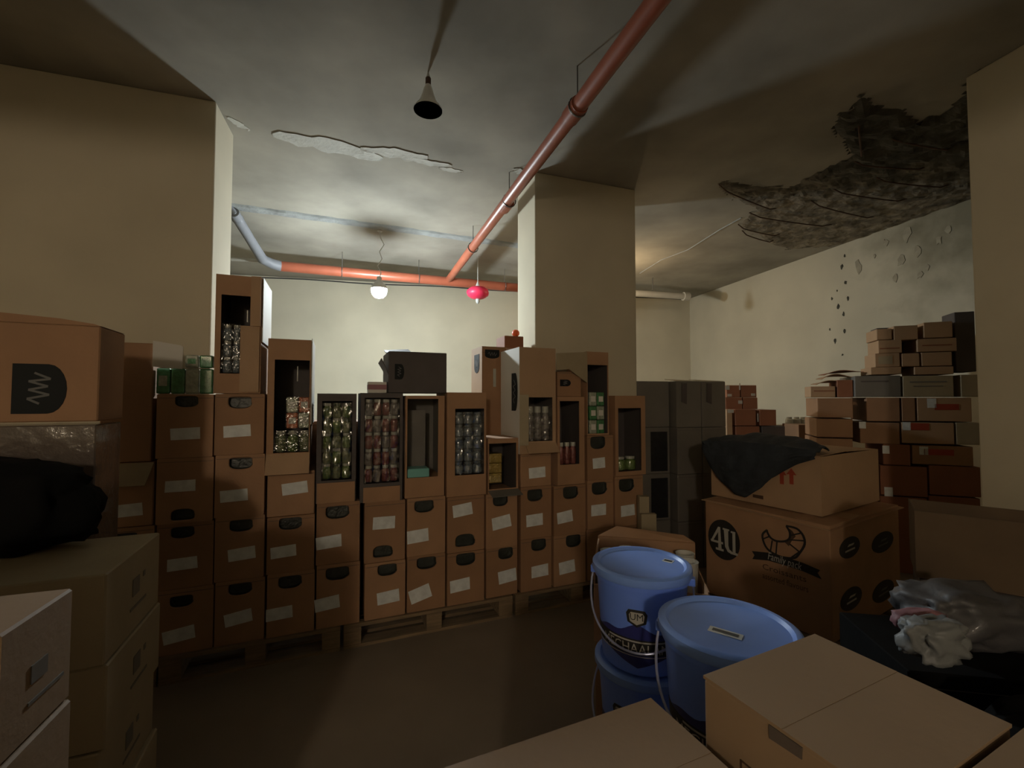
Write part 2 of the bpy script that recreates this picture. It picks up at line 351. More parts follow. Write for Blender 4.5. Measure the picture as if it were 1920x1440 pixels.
# back pipe
b1, b2, b3 = at_z(525, 499, 3.14), at_z(840, 528, 3.14), at_z(985, 541, 3.14)
bp = pr; bd = (b3 - b1).normalized(); b3 = b1 + bd * (b3 - b1).length
b4 = b3 + bd * 0.9
MB().tube([b1, b3, b4], 0.062, 20).build('back_pipe', 'pipe_red', bp, smooth=True)
MB().tube([p3 - dirp * 0.02, b1.lerp(b3, 0.70)], [0.05, 0.055], 16).build('branch', 'pipe_red', bp, smooth=True)
for t in (0.22, 0.52, 0.9): hanger(b1.lerp(b3, t), r=0.066, par=bp, d=bd)
g0, g1 = at_z(438, 398, 3.33), at_z(492, 486, 3.16)
gp = pr
MB().tube([g0, g0.lerp(g1, .5), g1, g1.lerp(b1, .5) + Vector((0, 0, -.01)), b1 - bd * .0], [0.05, 0.05, 0.058, 0.06, 0.064], 16).build('grey_pipe_bend', 'pipe_grey', gp, smooth=True)['label'] = 'grey pipe bend by the left pillar'
MB().tube([g0 + Vector((-.03, -.05, .07)), g0 + Vector((.0, 0, .0)), g0.lerp(g1, .12)], [0.02, 0.03, 0.056], 12).build('pipe_socket', 'pipe_grey', gp, smooth=True)
w1, w2 = at_z(1180, 549, 3.14), at_z(1288, 556, 3.14)
wp = thing('drain_pipe', 'short pale pipe with an end cap right of the middle pillar', 'pipe')
MB().tube([w1 - (w2 - w1).normalized() * .5, w1, w2], 0.05, 18).build('pipe', 'pipe_white', wp, smooth=True)
wd = (w2 - w1).normalized()
MB().tube([w2 - wd * .07, w2 - wd * .069, w2 + wd * .03, w2 + wd * .031], [0.05, 0.066, 0.066, 0.04], 18).build('end_cap', 'pipe_white', wp, smooth=True)
MB().tube([w1.lerp(w2, .4) + Vector((0, 0, .05)), w1.lerp(w2, .4) + Vector((0, 0, CEIL - 3.14))], .005, 6).build('hanger_rod', 'steel', wp)
e0 = at_z(400, 484, 3.2)
MB().tube([e0, at_z(486, 489, 3.17)], 0.02, 10).build('pale_branch', 'pipe_white', pr, smooth=True)

# ------------------------------------------------------------------ lamps
lc = at_z(712, 432, CEIL); bz = at_y(714, 545, lc.y).z
lb = thing('light_bulb', 'glowing cool white bulb hanging on a kinked wire before the back wall', 'lamp', (lc.x, lc.y, bz))
MB().lathe([(0.0, -0.088), (0.045, -0.076), (0.075, -0.045), (0.086, -0.005), (0.084, 0.02)], 16).build('glass', 'bulb_cool', lb, smooth=True)
MB().lathe([(0.086, 0.0205), (0.088, 0.03), (0.07, 0.07), (0.04, 0.1), (0.026, 0.11), (0.026, 0.15), (0.012, 0.16), (0.0, 0.161)], 16).build('housing', 'wire', lb, smooth=True)
H = CEIL - bz
MB().tube([(0, 0, .14), (0.02, 0, .2), (-0.02, 0, .28), (0.03, 0, .36), (.0, 0, .44), (0.05, 0, .52), (0.01, 0, .6), (0, 0, H)], 0.005, 6).build('wire', 'wire', lb)
MB().lathe([(0.03, H - .012), (0.03, H - .001)], 14).build('ceiling_plate', 'wire', lb)
wb = (1.42, 6.0, 2.85)
lw = thing('light_bulb', 'warm bulb hidden behind the middle pillar', 'lamp', wb)
MB().lathe([(0.0, -0.05), (0.03, -0.042), (0.05, -0.01), (0.05, 0.01), (0.03, 0.05), (0.02, 0.06)], 16).build('glass', 'bulb_warm', lw, smooth=True)
MB().lathe([(0.02, 0.06), (0.02, 0.11), (0.005, 0.12)], 12).build('socket', 'wire', lw)
MB().tube([(0, 0, .11), (0, 0, CEIL - wb[2])], 0.005, 6).build('wire', 'wire', lw)
lf = thing('fill_globe', 'added warm fill globe, unseen behind the viewer', 'lamp', (-0.35, -4.0, 2.5))  # fill source added to brighten the pillar fronts and foreground
MB().lathe([(0.0, -0.14), (0.06, -0.126), (0.11, -0.085), (0.14, 0), (0.11, 0.085), (0.05, 0.13)], 20).build('globe', 'fill_glow', lf, smooth=True)
MB().lathe([(0.05, 0.13), (0.05, 0.17), (0.012, 0.18), (0.012, CEIL - 2.5)], 14).build('rod', 'steel', lf)
# unlit lamp with metal shade
sc_ = at_z(803, 135, CEIL); sz = at_y(806, 207, sc_.y).z
sl = thing('pendant_lamp', 'unlit pendant lamp with small pale metal shade hanging from the ceiling', 'lamp', (sc_.x, sc_.y, sz))
H = CEIL - sz
MB().lathe([(0.082, 0), (0.08, 0.008), (0.05, 0.05), (0.035, 0.09), (0.026, 0.125), (0.016, 0.15), (0.012, 0.15), (0.03, 0.09), (0.045, 0.05), (0.075, 0.008), (0.082, 0)], 28).build('shade', 'enamel', sl, smooth=True)
MB().lathe([(0.073, 0.0085), (0.043, 0.048), (0.028, 0.088), (0.0, 0.1)], 28).build('shade_lining', 'enamel_in', sl, smooth=True)
MB().lathe([(0.0, 0.005), (0.018, 0.012), (0.026, 0.03), (0.022, 0.05), (0.012, 0.07), (0, .075)], 16).build('bulb', 'bulb_off', sl, smooth=True)
MB().lathe([(0.014, 0.15), (0.016, 0.155), (0.016, 0.19), (0.008, 0.2), (0.0, .201)], 14).build('socket', 'rust', sl, smooth=True)
MB().tube([(0, 0, .2), (0.004, 0, (0.2 + H) / 2), (0, 0, H)], 0.003, 6).build('cord', 'wire', sl)
MB().lathe([(0.014, H - .04), (0.004, H - 0.001)], 10).build('ceiling_hook', 'wire', sl)
# red lantern
rc = at_z(896, 480, CEIL); rz_ = at_y(896, 549, rc.y).z
rl = thing('red_lantern', 'squat bright red lantern hanging on a white cord near the pipe junction', 'lantern', (rc.x, rc.y, rz_))
prof = [(0.03, -0.085), (0.09, -0.07), (0.135, -0.035), (0.145, 0), (0.135, 0.035), (0.09, 0.07), (0.03, 0.085)]
mbl = MB(); n = 24; vs = []
for r_, z in prof:
    for k in range(n): a = 2 * math.pi * k / n; rr = r_ * (1 + 0.04 * (k % 2)); vs.append((rr * math.cos(a), rr * math.sin(a), z))
mbl.add(vs, [(i * n + k, i * n + (k + 1) % n, (i + 1) * n + (k + 1) % n, (i + 1) * n + k) for i in range(6) for k in range(n)] + [tuple(range(n)), tuple(6 * n + k for k in range(n))])
mbl.build('lantern_body', 'lantern', rl, smooth=True)
MB().lathe([(0.02, 0.085), (0.03, 0.095), (0.014, 0.13), (0.005, 0.15)], 12).build('top_cap', 'wire', rl)
MB().lathe([(0.0, -0.15), (0.018, -0.14), (0.028, -0.115), (0.03, -0.085)], 12).build('bulb', 'bulb_off', rl, smooth=True)
MB().tube([(0, 0, .14), (0, 0, CEIL - rz_)], 0.005, 6).build('cord', 'wire', rl)

# ------------------------------------------------------------------ cartons
def ring_front(mb, w, h, cx, cz, hw, hh, y, inv, depth, mi_in):
    n = 20; hole = []
    for k in range(n):           # flat top, rounded bottom
        a = 2 * math.pi * k / n; c, s = math.cos(a), math.sin(a)
        e = 0.35 if (s > 0) != inv else 0.75
        hole.append((cx + hw * math.copysign(abs(c) ** e, c), cz + hh * math.copysign(abs(s) ** e, s)))
    x0, x1, z0, z1 = -w / 2, w / 2, 0, h; outer = []
    for k, (hx, hz) in enumerate(hole):
        a = 2 * math.pi * k / n; dx, dz = math.cos(a), math.sin(a); ts = []
        if dx > 1e-6: ts.append((x1 - cx) / dx)
        if dx < -1e-6: ts.append((x0 - cx) / dx)
        if dz > 1e-6: ts.append((z1 - cz) / dz)
        if dz < -1e-6: ts.append((z0 - cz) / dz)
        t = min(ts); outer.append([cx + dx * t, cz + dz * t])
    for c in ((x0, z0), (x1, z0), (x1, z1), (x0, z1)):
        i = min(range(n), key=lambda i: (outer[i][0] - c[0]) ** 2 + (outer[i][1] - c[1]) ** 2); outer[i] = list(c)
    vs = [(x, y, z) for x, z in outer] + [(x, y, z) for x, z in hole] + [(x, y + depth, z) for x, z in hole]
    fs = []; ms = []
    base = len(mb.v)
    for k in range(n):
        k2 = (k + 1) % n; fs.append((k, k2, n + k2, n + k))
    mb.add(vs, fs, 0)
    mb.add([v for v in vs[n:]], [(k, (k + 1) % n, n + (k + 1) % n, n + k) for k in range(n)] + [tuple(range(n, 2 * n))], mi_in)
def carton(org, ang, w, d, h, label, group=None, hole=None, papers=(), m='card', name='carton', tape=True, badge=None, lean=0.0, cat='box'):
    t = thing(name, label, cat, org, ang, group); W = w / 2; D = d / 2
    mb = MB()
    if hole: ring_front(mb, w, h, hole[0], hole[1], hole[2], hole[3], -D, hole[4], 0.035, 1)
    else: mb.add([(-W, -D, 0), (W, -D, 0), (W, -D, h), (-W, -D, h)], [(0, 1, 2, 3)])
    mb.add([(-W, -D, 0), (W, -D, 0), (W, D, 0), (-W, D, 0), (-W, -D, h), (W, -D, h), (W, D, h), (-W, D, h)], [(3, 2, 1, 0), (4, 5, 6, 7), (1, 2, 6, 5), (2, 3, 7, 6), (3, 0, 4, 7)])
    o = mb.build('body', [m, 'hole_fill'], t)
    bm = bmesh.new(); bm.from_mesh(o.data); bmesh.ops.remove_doubles(bm, verts=bm.verts, dist=1e-4); bmesh.ops.recalc_face_normals(bm, faces=bm.faces); bm.to_mesh(o.data); bm.free()
    b = o.modifiers.new('bevel', 'BEVEL'); b.width = min(0.004, h * .05); b.segments = 1; b.limit_method = 'ANGLE'; b.angle_limit = R(60)
    if tape:
        MB().box(-W + .004, W - .004, -D - .0012, -D - .0002, h * .94 - .001, h * .94 + .001).build('flap_seam', 'card_dark', t)
    for (px, pz, pw, ph, rt) in papers:
        c, s = math.cos(rt), math.sin(rt); q = [(-pw / 2, -ph / 2), (pw / 2, -ph / 2), (pw / 2 * random.uniform(.96, 1.03), ph / 2), (-pw / 2 * random.uniform(.95, 1.03), ph / 2 * random.uniform(.92, 1))]
        MB().prism([(px + x * c - z * s, pz + x * s + z * c) for x, z in q], -D - .003, -D - .0014).build('paper_label', 'paper', t)
    if badge: add_badge(t, -D, *badge)
    return t
def badge_poly(w, h, rot=0):   # flat top, curved bottom
    p = [(-w / 2, h / 2), (-w / 2, -h * .15)] + [(-w / 2 + w * (0.5 - 0.5 * math.cos(a)), -h * .15 - h * .35 * math.sin(a)) for a in [math.pi * i / 10 for i in range(1, 10)]] + [(w / 2, -h * .15), (w / 2, h / 2)]
    c, s = math.cos(rot), math.sin(rot); return [(x * c - z * s, x * s + z * c) for x, z in p]
def add_badge(t, y, cx, cz, w, h, rot=0, M=None):
    b = MB().prism([(cx + x, cz + z) for x, z in badge_poly(w, h, rot)], y - .002, y - .0003, M=M).build('printed_badge', 'badge', t)
    c, s = math.cos(rot), math.sin(rot); sw = min(w, h) * .05; mb = MB()
    pts = [(-.3, .0), (-.2, .22), (-.12, -.18), (-.02, .2), (.05, -.15), (.15, .2), (.2, -.2), (.32, .1)]
    for i in range(len(pts) - 1):
        a = Vector((pts[i][0] * w, pts[i][1] * h)); e = Vector((pts[i + 1][0] * w, pts[i + 1][1] * h)); nn = Vector((-(e - a).y, (e - a).x)).normalized() * sw / 2
        q = [a - nn, e - nn, e + nn, a + nn]; mb.prism([(cx + v.x * c - v.y * s, cz + v.x * s + v.y * c) for v in q], y - .0034 - i * .00005, y - .0021, M=M)
    mb.build('badge_writing', 'badge_print', b)
def open_carton(org, ang, w, d, h, win, label, m='card', inner='card_dark', name='open_carton', group=None, th=0.006):
    t = thing(name, label, 'box', org, ang, group); W = w / 2; D = d / 2; x0, x1, z0, z1 = win
    mb = MB().box(-W, W, -D, D, 0, th).box(-W, W, -D, D, h - th, h).box(-W, -W + th, -D, D, th, h - th).box(W - th, W, -D, D, th, h - th).box(-W + th, W - th, D - th, D, th, h - th)
    if x0 > -W + th: mb.box(-W + th, x0, -D, -D + th, th, h - th)
    if x1 < W - th: mb.box(x1, W - th, -D, -D + th, th, h - th)
    X0 = max(x0, -W + th); X1 = min(x1, W - th)
    if z0 > th: mb.box(X0, X1, -D, -D + th, th, z0)
    if z1 < h - th: mb.box(X0, X1, -D, -D + th, z1, h - th)
    mb.build('body', m, t)
    e = 0.0015; MB().box(-W + th + e, W - th - e, D - th - .004, D - th - e, th + e, h - th - e).box(-W + th + e, -W + th + .003, -D + th + e, D - th - .005, th + e, h - th - e).box(W - th - .003, W - th - e, -D + th + e, D - th - .005, th + e, h - th - e).build('inner_shade', inner, t)  # inside sheets coloured dark for the shade within the carton
    return t
def flap(t, m, pts, th=0.005, name='flap'):
    pts = [Vector(p) for p in pts]; n = (pts[1] - pts[0]).cross(pts[2] - pts[0]).normalized() * th; k = len(pts)
    mb = MB().add([*pts, *[p + n for p in pts]], [tuple(range(k)), tuple(range(2 * k - 1, k - 1, -1))] + [(i, (i + 1) % k, (i + 1) % k + k, i + k) for i in range(k)])
    return mb.build(name, m, t)

# row of cartons on pallets
RP = at_z(400, 1215, .14); RQ = at_z(1100, 1090, .14); rdv = (RQ - RP); rdv.z = 0; rdv.normalize()
ANG = math.atan2(rdv.y, rdv.x); RN = Vector((-rdv.y, rdv.x, 0))
DEP = 0.33
def rp(px, py, off=0.0): return on_plane(px, py, RP + RN * off, RN)
def place(x0, x1, yt, zb=None, yb=None, off=0.0, gap=0.003, d=DEP):
    ym = (yt + (yb or yt + 60)) / 2
    a, b = rp(x0, ym, off), rp(x1, ym, off); zt = rp((x0 + x1) / 2, yt, off).z
    if zb is None: zb = rp((x0 + x1) / 2, yb, off).z
    wdt = (b - a).to_2d().length - gap; c = (a + b) / 2 + RN * (d / 2)
    org = Vector((c.x, c.y, zb))
    fx = org - RN * (d / 2)
    def loc(px, py):
        p = rp(px, py, off); return ((p - fx).dot(rdv), p.z - zb)
    return org, wdt, zt - zb, loc, zt
TOPZ = {}
cols = {   # column: x0,x1, [ytop ...], bottom ; holes/labels per box (top to bottom)
 0: (166, 288, [868, 990, 1110, 1235], [(None, (237, 957, 64, 30, .04)), ((235, 1010), (235, 1070, 60, 27, 0)), ((235, 1130), (235, 1190, 60, 27, 0))]),
 1: (292, 400, [739, 858, 980, 1103, 1236], [((350, 753), (348, 813, 56, 27, .03)), ((342, 965, 1), (338, 911, 58, 26, .0)), ((342, 999), (342, 1057, 58, 27, .03)), ((340, 1128), (336, 1190, 60, 30, .12))]),
 2: (402, 496, [738, 852, 968, 1087, 1213], [((450, 755), (445, 808, 52, 26, .05)), ((451, 869), (439, 929, 52, 26, .03)), ((452, 986), (454, 1038, 52, 27, .06)), ((450, 1105), (447, 1158, 52, 28, .12))]),
 3: (500, 590, [884, 967, 1072, 1196], [(None, (553, 915, 49, 25, .08)), ((545, 976), (532, 1034, 48, 24, .05)), ((544, 1092), (524, 1150, 50, 25, .04))]),
 4: (593, 675, [942, 1056, 1180], [((633, 961), (617, 1016, 47, 25, .06)), ((633, 1076), (614, 1131, 46, 26, .08))]),
 5: (683, 760, [940, 1053, 1168], [((718, 1034, 1), (720, 980, 42, 24, -.02)), ((726, 1069), (728, 1119, 42, 24, .06))]),
 6: (763, 835, [932, 1040, 1152], [((795, 950), (783, 1005, 40, 24, .06)), ((800, 1056), (788, 1113, 40, 26, .25))]),
 7: (838, 908, [930, 1034, 1140], [((872, 1013, 1), (867, 956, 37, 22, .12)), ((873, 1046), (862, 1097, 37, 22, .07))]),
 8: (911, 970, [925, 1026, 1126], [((938, 938), (940, 979, 36, 22, .14)), ((948, 1037), (951, 1080, 34, 22, .1))]),
 9: (976, 1034, [850, 912, 1009, 1112], [(None, (1007, 886, 31, 18, .04)), ((1003, 929), (1002, 975, 31, 20, .04)), ((1010, 1021), (1012, 1070, 32, 20, .04))]),
 10: (1038, 1098, [909, 1001, 1099], [((1070, 924), (1059, 969, 29, 19, .1)), ((1075, 1013), (1063, 1063, 30, 20, .08))]),
 11: (1101, 1150, [816, 900, 990, 1087], [((1121, 829), (1123, 868, 23, 17, .04)), ((1124, 916), (1122, 956, 28, 18, 0)), (None, None)]),
 12: (1153, 1206, [892, 985, 1080], [((1175, 910), (1177, 957, 26, 17, .04)), (None, None)]),
}
stackname = ['far left under the tall blank carton', *[f'{ORD[i]} stack of the row' for i in range(1, 13)]]
for ci, (x0, x1, ys_, info) in cols.items():
    nb = len(ys_) - 1; zb = 0.142
    zs = [place(x0, x1, y, zb=0, off=0)[4] for y in ys_]; zs[-1] = 0.142
    TOPZ[ci] = zs[0]
    for bi in range(nb):
        hole, lab = info[bi]
        org, wd_, hh, loc, zt = place(x0, x1, ys_[bi], zb=zs[bi + 1], yb=ys_[bi + 1], off=random.uniform(-.006, .006)); hh = zs[bi] - zs[bi + 1] - .0015
        kw = {}
        sc = wd_ / (x1 - x0)
        if hole:
            hx, hz = loc(hole[0], hole[1]); hw = 22 if x0 < 600 else (18 if x0 < 900 else 14)
            hhf = 12.5 if x0 < 600 else (11 if x0 < 900 else 10)
            hz = max(hhf * sc + .008, min(hh - hhf * sc - .008, hz)); kw['hole'] = (hx, hz, hw * sc, hhf * sc, len(hole) > 2)
        papers = []
        desc = []
        if lab:
            lx, lz = loc(lab[0], lab[1]); papers = [(lx, lz, lab[2] * sc, lab[3] * sc, lab[4])]
        lv = nb - bi
        if ci == 0: where = 'of the leftmost stack'
        else: where = f'of the {ORD[ci]} stack in the long row'
        lvn = 'top closed carton' if bi == 0 else ('bottom carton' if lv == 1 else f'{ORD[lv]} carton from the floor')
        lbl = f'brown {lvn} {where}' + (', labelled' if lab else '')
        o = carton(org, ANG + random.uniform(-.006, .006), wd_, DEP, hh, lbl, 'brown cartons stacked in the long row', papers=papers, m=random.choice(['card', 'card_b']), **kw)

# pallets under the row
def pallet(P, ang, L, Dp, label, H=0.14, group='wooden pallets on the floor'):
    t = thing('wooden_pallet', label, 'pallet', (P.x, P.y, P.z), ang, group)
    nb = 7; bw = .095
    for i in range(nb): y = -0.0 + (Dp - bw) * i / (nb - 1); MB().box(0, L, y, y + bw, H - .02, H).build('deck_board', 'wood', t, bevel=.002)
    for x in (0, L / 2 - .05, L - .1): MB().box(x, x + .1, 0, Dp, H - .042, H - .0205).build('stringer_board', 'wood', t)
    for x in (0, L / 2 - .05, L - .1):
        for y in (0, Dp / 2 - .07, Dp - .14): MB().box(x, x + .1, y, y + .14, .0185, H - .0425).build('block', 'wood', t, bevel=.003)
    for y in (0, Dp / 2 - .05, Dp - .1): MB().box(0, L, y, y + .1, 0, .018).build('bottom_board', 'wood', t)
def rowp(px, py, z=.14): p = at_z(px, py, z); s = (p - RP).dot(rdv); q = RP + rdv * s - RN * .03; return Vector((q.x, q.y, 0)), s
s0 = (rp(300, 1230) - RP).dot(rdv); s1 = (rp(641, 1180) - RP).dot(rdv); s2 = (rp(962, 1120) - RP).dot(rdv)
base = Vector((RP.x, RP.y, 0)) - RN * .02
pallet(base + rdv * s0, ANG, s1 - s0 - .01, .42, 'wooden pallet under the left end of the long carton row')
pallet(base + rdv * (s1 + .01), ANG, s2 - s1 - .02, .42, 'wooden pallet under the middle of the long carton row')
pallet(base + rdv * (s2 + .01), ANG, .98, .36, 'wooden pallet under the right end of the long carton row')
pallet(base + rdv * (s0 - .56), ANG, .55, .42, 'wooden pallet at the far left, mostly hidden behind pale cartons')

# ---- goods
def goods(kind, m, label, group, org, ang, lx, ly, lz, w, h, lidm='lid_pale', name=None):
    p = Vector((org.x, org.y, org.z)) + Vector((math.cos(ang), math.sin(ang), 0)) * lx + Vector((-math.sin(ang), math.cos(ang), 0)) * ly; p.z = org.z + lz
    if kind == 'jar':
        t = thing(name or 'jar', label, 'jar', p, ang + random.uniform(-1, 1), group); r_ = w / 2
        MB().lathe([(r_ * .85, 0), (r_, h * .06), (r_, h * .62), (r_ * .93, h * .7), (r_ * .72, h * .76), (r_ * .72, h * .8)], 14).build('body', m, t, smooth=True)
        MB().lathe([(r_ * .8, h * .8), (r_ * .82, h * .81), (r_ * .82, h * .97), (r_ * .75, h * .985)], 14).build('lid', lidm, t, smooth=True)
    else:
        t = thing(name or 'goods_pack', label, 'pack', p, ang + random.uniform(-.03, .03), group)
        MB().box(-w / 2, w / 2, -w * .45, w * .45, 0, h).build('wrapper', m, t, bevel=min(w, h) * .12)
        MB().box(-w * .3, w * .3, -w * .45 - .002, -w * .45 - .0004, h * .3, h * .7).build('front_print', lidm, t)
    return t
def grid_goods(org, ang, x0, x1, z0, z1, nc, nr, yf, kind, ms, desc, group, lids=('lid_pale',), name=None):
    cw = (x1 - x0) / nc; ch = (z1 - z0) / nr
    for r_ in range(nr):
        for c in range(nc):
            pos = f'{["bottom", "second", "third", "fourth", "fifth", "sixth"][r_]} tier, ' + (f'{ORD[c + 1]} from left' if nc > 1 else 'in the middle')
            goods(kind, ms[(c + r_) % len(ms)] if isinstance(ms, list) else ms, f'{desc}, {pos}', group, org, ang, x0 + cw * (c + .5), yf + cw / 2 + .002, z0 + ch * r_, cw * .96, ch * .985, lids[(c + r_) % len(lids)], name)

OC = []
def film(t, x0, x1, z0, z1, y):
    nx, nz = 22, 34; vs = [(x0 + (x1 - x0) * i / nx, y - .004 - .007 * (mn.noise(Vector((i * .55, j * .45, x0 * 30))) + .5 * mn.noise(Vector((i * 1.3, j * 1.1, x0 * 30 + 5)))), z0 + (z1 - z0) * j / nz) for i in range(nx + 1) for j in range(nz + 1)]
    MB().add(vs, [(i * (nz + 1) + j, i * (nz + 1) + j + 1, (i + 1) * (nz + 1) + j + 1, (i + 1) * (nz + 1) + j) for i in range(nx) for j in range(nz)]).build('shrink_film', 'shrink_film', t, smooth=True)
def oc(ci, x0, x1, yt, win, label, zb=None, off=0.0, d=DEP, m='card', inner='card_dark', yb=None):
    zb = TOPZ[ci] + .0015 if zb is None else zb
    org, wd_, hh, loc, zt = place(x0, x1, yt, zb=zb, yb=yb, off=off, d=d)
    a = loc(win[0], win[3]); b = loc(win[1], win[2])
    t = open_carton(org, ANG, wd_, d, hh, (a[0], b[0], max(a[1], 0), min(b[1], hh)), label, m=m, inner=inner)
    return t, org, wd_, hh, loc, d
# win = (x0px, x1px, ytop, ybottom)
t, org, wd_, hh, loc, d = oc(2, 404, 492, 517, (412, 470, 556, 700), 'tall open carton of clear jars, topmost in the stack beside the left pillar', d=.34)
a, b = loc(414, 698), loc(452, 608); grid_goods(org, ANG, a[0], b[0], a[1] - .0, b[1], 2, 3, -d / 2 + .016, 'jar', 'jar_clear', 'clear jar in the tallest open carton', 'clear jars in the tall open carton')
film(t, a[0], b[0], a[1], b[1], -d / 2 + .004)
xa = loc(452, 600)[0]; xb = loc(488, 600)[0]; z1_ = loc(470, 612)[1]
flap(t, 'card_light', [(xa, -d / 2 - .008, loc(470, 735)[1]), (xb, -d / 2 - .008, loc(470, 735)[1]), (xb, -d / 2 - .008, z1_), (xa, -d / 2 - .008, z1_)], name='front_panel')
flap(t, 'card_white', [(wd_ / 2 + .003, -d / 2, loc(470, 640)[1]), (wd_ / 2 + .006, d / 2, loc(470, 640)[1]), (wd_ / 2 + .006, d / 2, hh), (wd_ / 2 + .003, -d / 2, hh)], name='lit_side_panel')  # white sheet colours this side as lit
xc = loc(472, 560)[0]
flap(t, 'card_light', [(xc, -d / 2 - .012, loc(470, 612)[1]), (wd_ / 2, -d / 2 - .03, loc(470, 612)[1]), (wd_ / 2, -d / 2 - .03, hh - .003), (xc, -d / 2 - .012, hh)], name='flap')
MB().box(loc(463, 600)[0], loc(465, 600)[0], -d / 2 - .004, -d / 2 - .002, loc(463, 604)[1], loc(463, 582)[1]).build('plastic_strip', 'lid_pale', t)
t, org, wd_, hh, loc, d = oc(3, 502, 584, 636, (512, 582, 676, 850), 'open carton of green and red packs, topmost in the third stack', d=.34)
a, b = loc(513, 849), loc(582, 806); grid_goods(org, ANG, a[0], b[0], a[1], b[1], 3, 1, -d / 2 + .016, 'jar', ['jar_olive', 'jar_green', 'jar_olive'], 'wrapped green jar in the third-stack open carton', 'wrapped goods in the third-stack open carton')
film(t, a[0], b[0], a[1], b[1], -d / 2 + .004)
a, b = loc(535, 804), loc(582, 744); grid_goods(org, ANG, a[0], b[0], a[1], b[1], 2, 2, -d / 2 + .012, 'pack', ['pack_orange', 'pack_pale'], 'wrapped pack above the green jars in third-stack carton', 'wrapped goods in the third-stack open carton')
film(t, a[0], b[0], a[1], b[1], -d / 2 + .004)
flap(t, 'card_light', [(-wd_ / 2, -d / 2 - .006, loc(540, 850)[1]), (wd_ / 2, -d / 2 - .006, loc(540, 850)[1]), (wd_ / 2, -d / 2 - .05, loc(540, 887)[1] ), (-wd_ / 2, -d / 2 - .05, loc(540, 887)[1])], name='drooping_flap')
flap(t, 'card_white', [(wd_ / 2 + .002, -d / 2, .35 * hh), (wd_ / 2 + .005, d / 2, .35 * hh), (wd_ / 2 + .005, d / 2, hh), (wd_ / 2 + .002, -d / 2, hh + .01)], name='lit_side_panel')  # white carries the light falling on the right side
MB().box(loc(557, 700)[0], loc(559, 700)[0], -d / 2 - .003, -d / 2 - .001, loc(557, 715)[1], loc(557, 687)[1]).build('plastic_strip', 'lid_pale', t)
t, org, wd_, hh, loc, d = oc(4, 594, 669, 738, (602, 661, 752, 902), 'dark open carton filled with shrink-wrapped green jars', m='card_dark')
a, b = loc(603, 900), loc(660, 755); grid_goods(org, ANG, a[0], b[0], a[1], b[1], 3, 5, -d / 2 + .016, 'jar', ['jar_green', 'jar_olive'], 'shrink-wrapped green jar in dark carton', 'green jars in the dark open carton', ('lid_pale', 'lid_dark'))
film(t, a[0], b[0], a[1], b[1], -d / 2 + .004)
flap(t, 'card', [(-wd_ / 2 + .005, -d / 2 - .003, 0.0), (wd_ / 2 - .005, -d / 2 - .003, 0.0), (wd_ / 2 - .005, -d / 2 - .003, loc(620, 905)[1]), (-wd_ / 2 + .005, -d / 2 - .003, loc(620, 905)[1])], name='front_panel')
t, org, wd_, hh, loc, d = oc(5, 676, 756, 737, (682, 750, 746, 908), 'open carton filled with shrink-wrapped red jars', m='card_dark')
a, b = loc(683, 906), loc(749, 748); grid_goods(org, ANG, a[0], b[0], a[1], b[1], 4, 5, -d / 2 + .016, 'jar', ['jar_red', 'jar_grey', 'jar_red'], 'shrink-wrapped red jar', 'red jars in the open carton', ('lid_pale', 'lid_pale'))
film(t, a[0], b[0], a[1], b[1], -d / 2 + .004)
flap(t, 'card', [(-wd_ / 2 + .02, -d / 2 - .003, 0.0), (wd_ / 2 - .015, -d / 2 - .003, 0.0), (wd_ / 2 - .015, -d / 2 - .003, loc(720, 912)[1]), (-wd_ / 2 + .02, -d / 2 - .003, loc(720, 912)[1])], name='front_panel')
t, org, wd_, hh, loc, d = oc(6, 760, 834, 742, (763, 822, 748, 897), 'nearly empty open carton with one small teal pack inside', m='card', inner='card_grey')
a, b = loc(765, 897), loc(806, 880)
goods('pack', 'teal', 'small teal pack lying in the nearly empty open carton', None, org, ANG, (a[0] + b[0]) / 2, -d / 2 + .068, a[1], (b[0] - a[0]), (b[1] - a[1]) * 1.15, 'teal')
MB().box(-wd_ / 2 + .01, loc(806, 800)[0], -d / 2 + .15, -d / 2 + .154, a[1], loc(780, 770)[1]).build('divider', 'card_grey', t)
mbx = MB().box(-wd_ / 2 + .007, wd_ / 2 - .007, -d / 2 + .01, d / 2 - .012, a[1] - .02, a[1] - .002); mbx.build('inner_shelf', 'card', t)
t, org, wd_, hh, loc, d = oc(7, 838, 912, 736, (853, 908, 766, 892), 'open carton showing three columns of clear glass jars')
a, b = loc(854, 891), loc(908, 772); grid_goods(org, ANG, a[0], b[0], a[1], b[1], 3, 5, -d / 2 + .016, 'jar', 'jar_clear', 'clear jar in the three-column carton', 'clear jars in the three-column open carton', ('jar_clear',))
film(t, a[0], b[0], a[1], b[1], -d / 2 + .004)
T6 = TOPZ[7] + .0015 + hh
t, org, wd_, hh, loc, d = oc(8, 915, 972, 822, (917, 968, 830, 918), 'small open carton of gold packs under the jutting lit-sided carton', d=.3)
a, b = loc(918, 908), loc(944, 850); grid_goods(org, ANG, a[0], b[0], a[1], b[1], 1, 3, -d / 2 + .012, 'pack', 'pack_gold', 'shiny gold pack beside the clear jars', 'gold packs in the small open carton', ('pack_gold',))
flap(t, 'card_grey', [(-wd_ / 2, -d / 2 - .001, loc(940, 918)[1]), (wd_ / 2, -d / 2 - .001, loc(940, 918)[1]), (wd_ / 2 + .0, -d / 2 - .09, loc(940, 925)[1]), (-wd_ / 2, -d / 2 - .09, loc(940, 925)[1])], name='drooping_flap')
T7 = TOPZ[8] + .0015 + hh
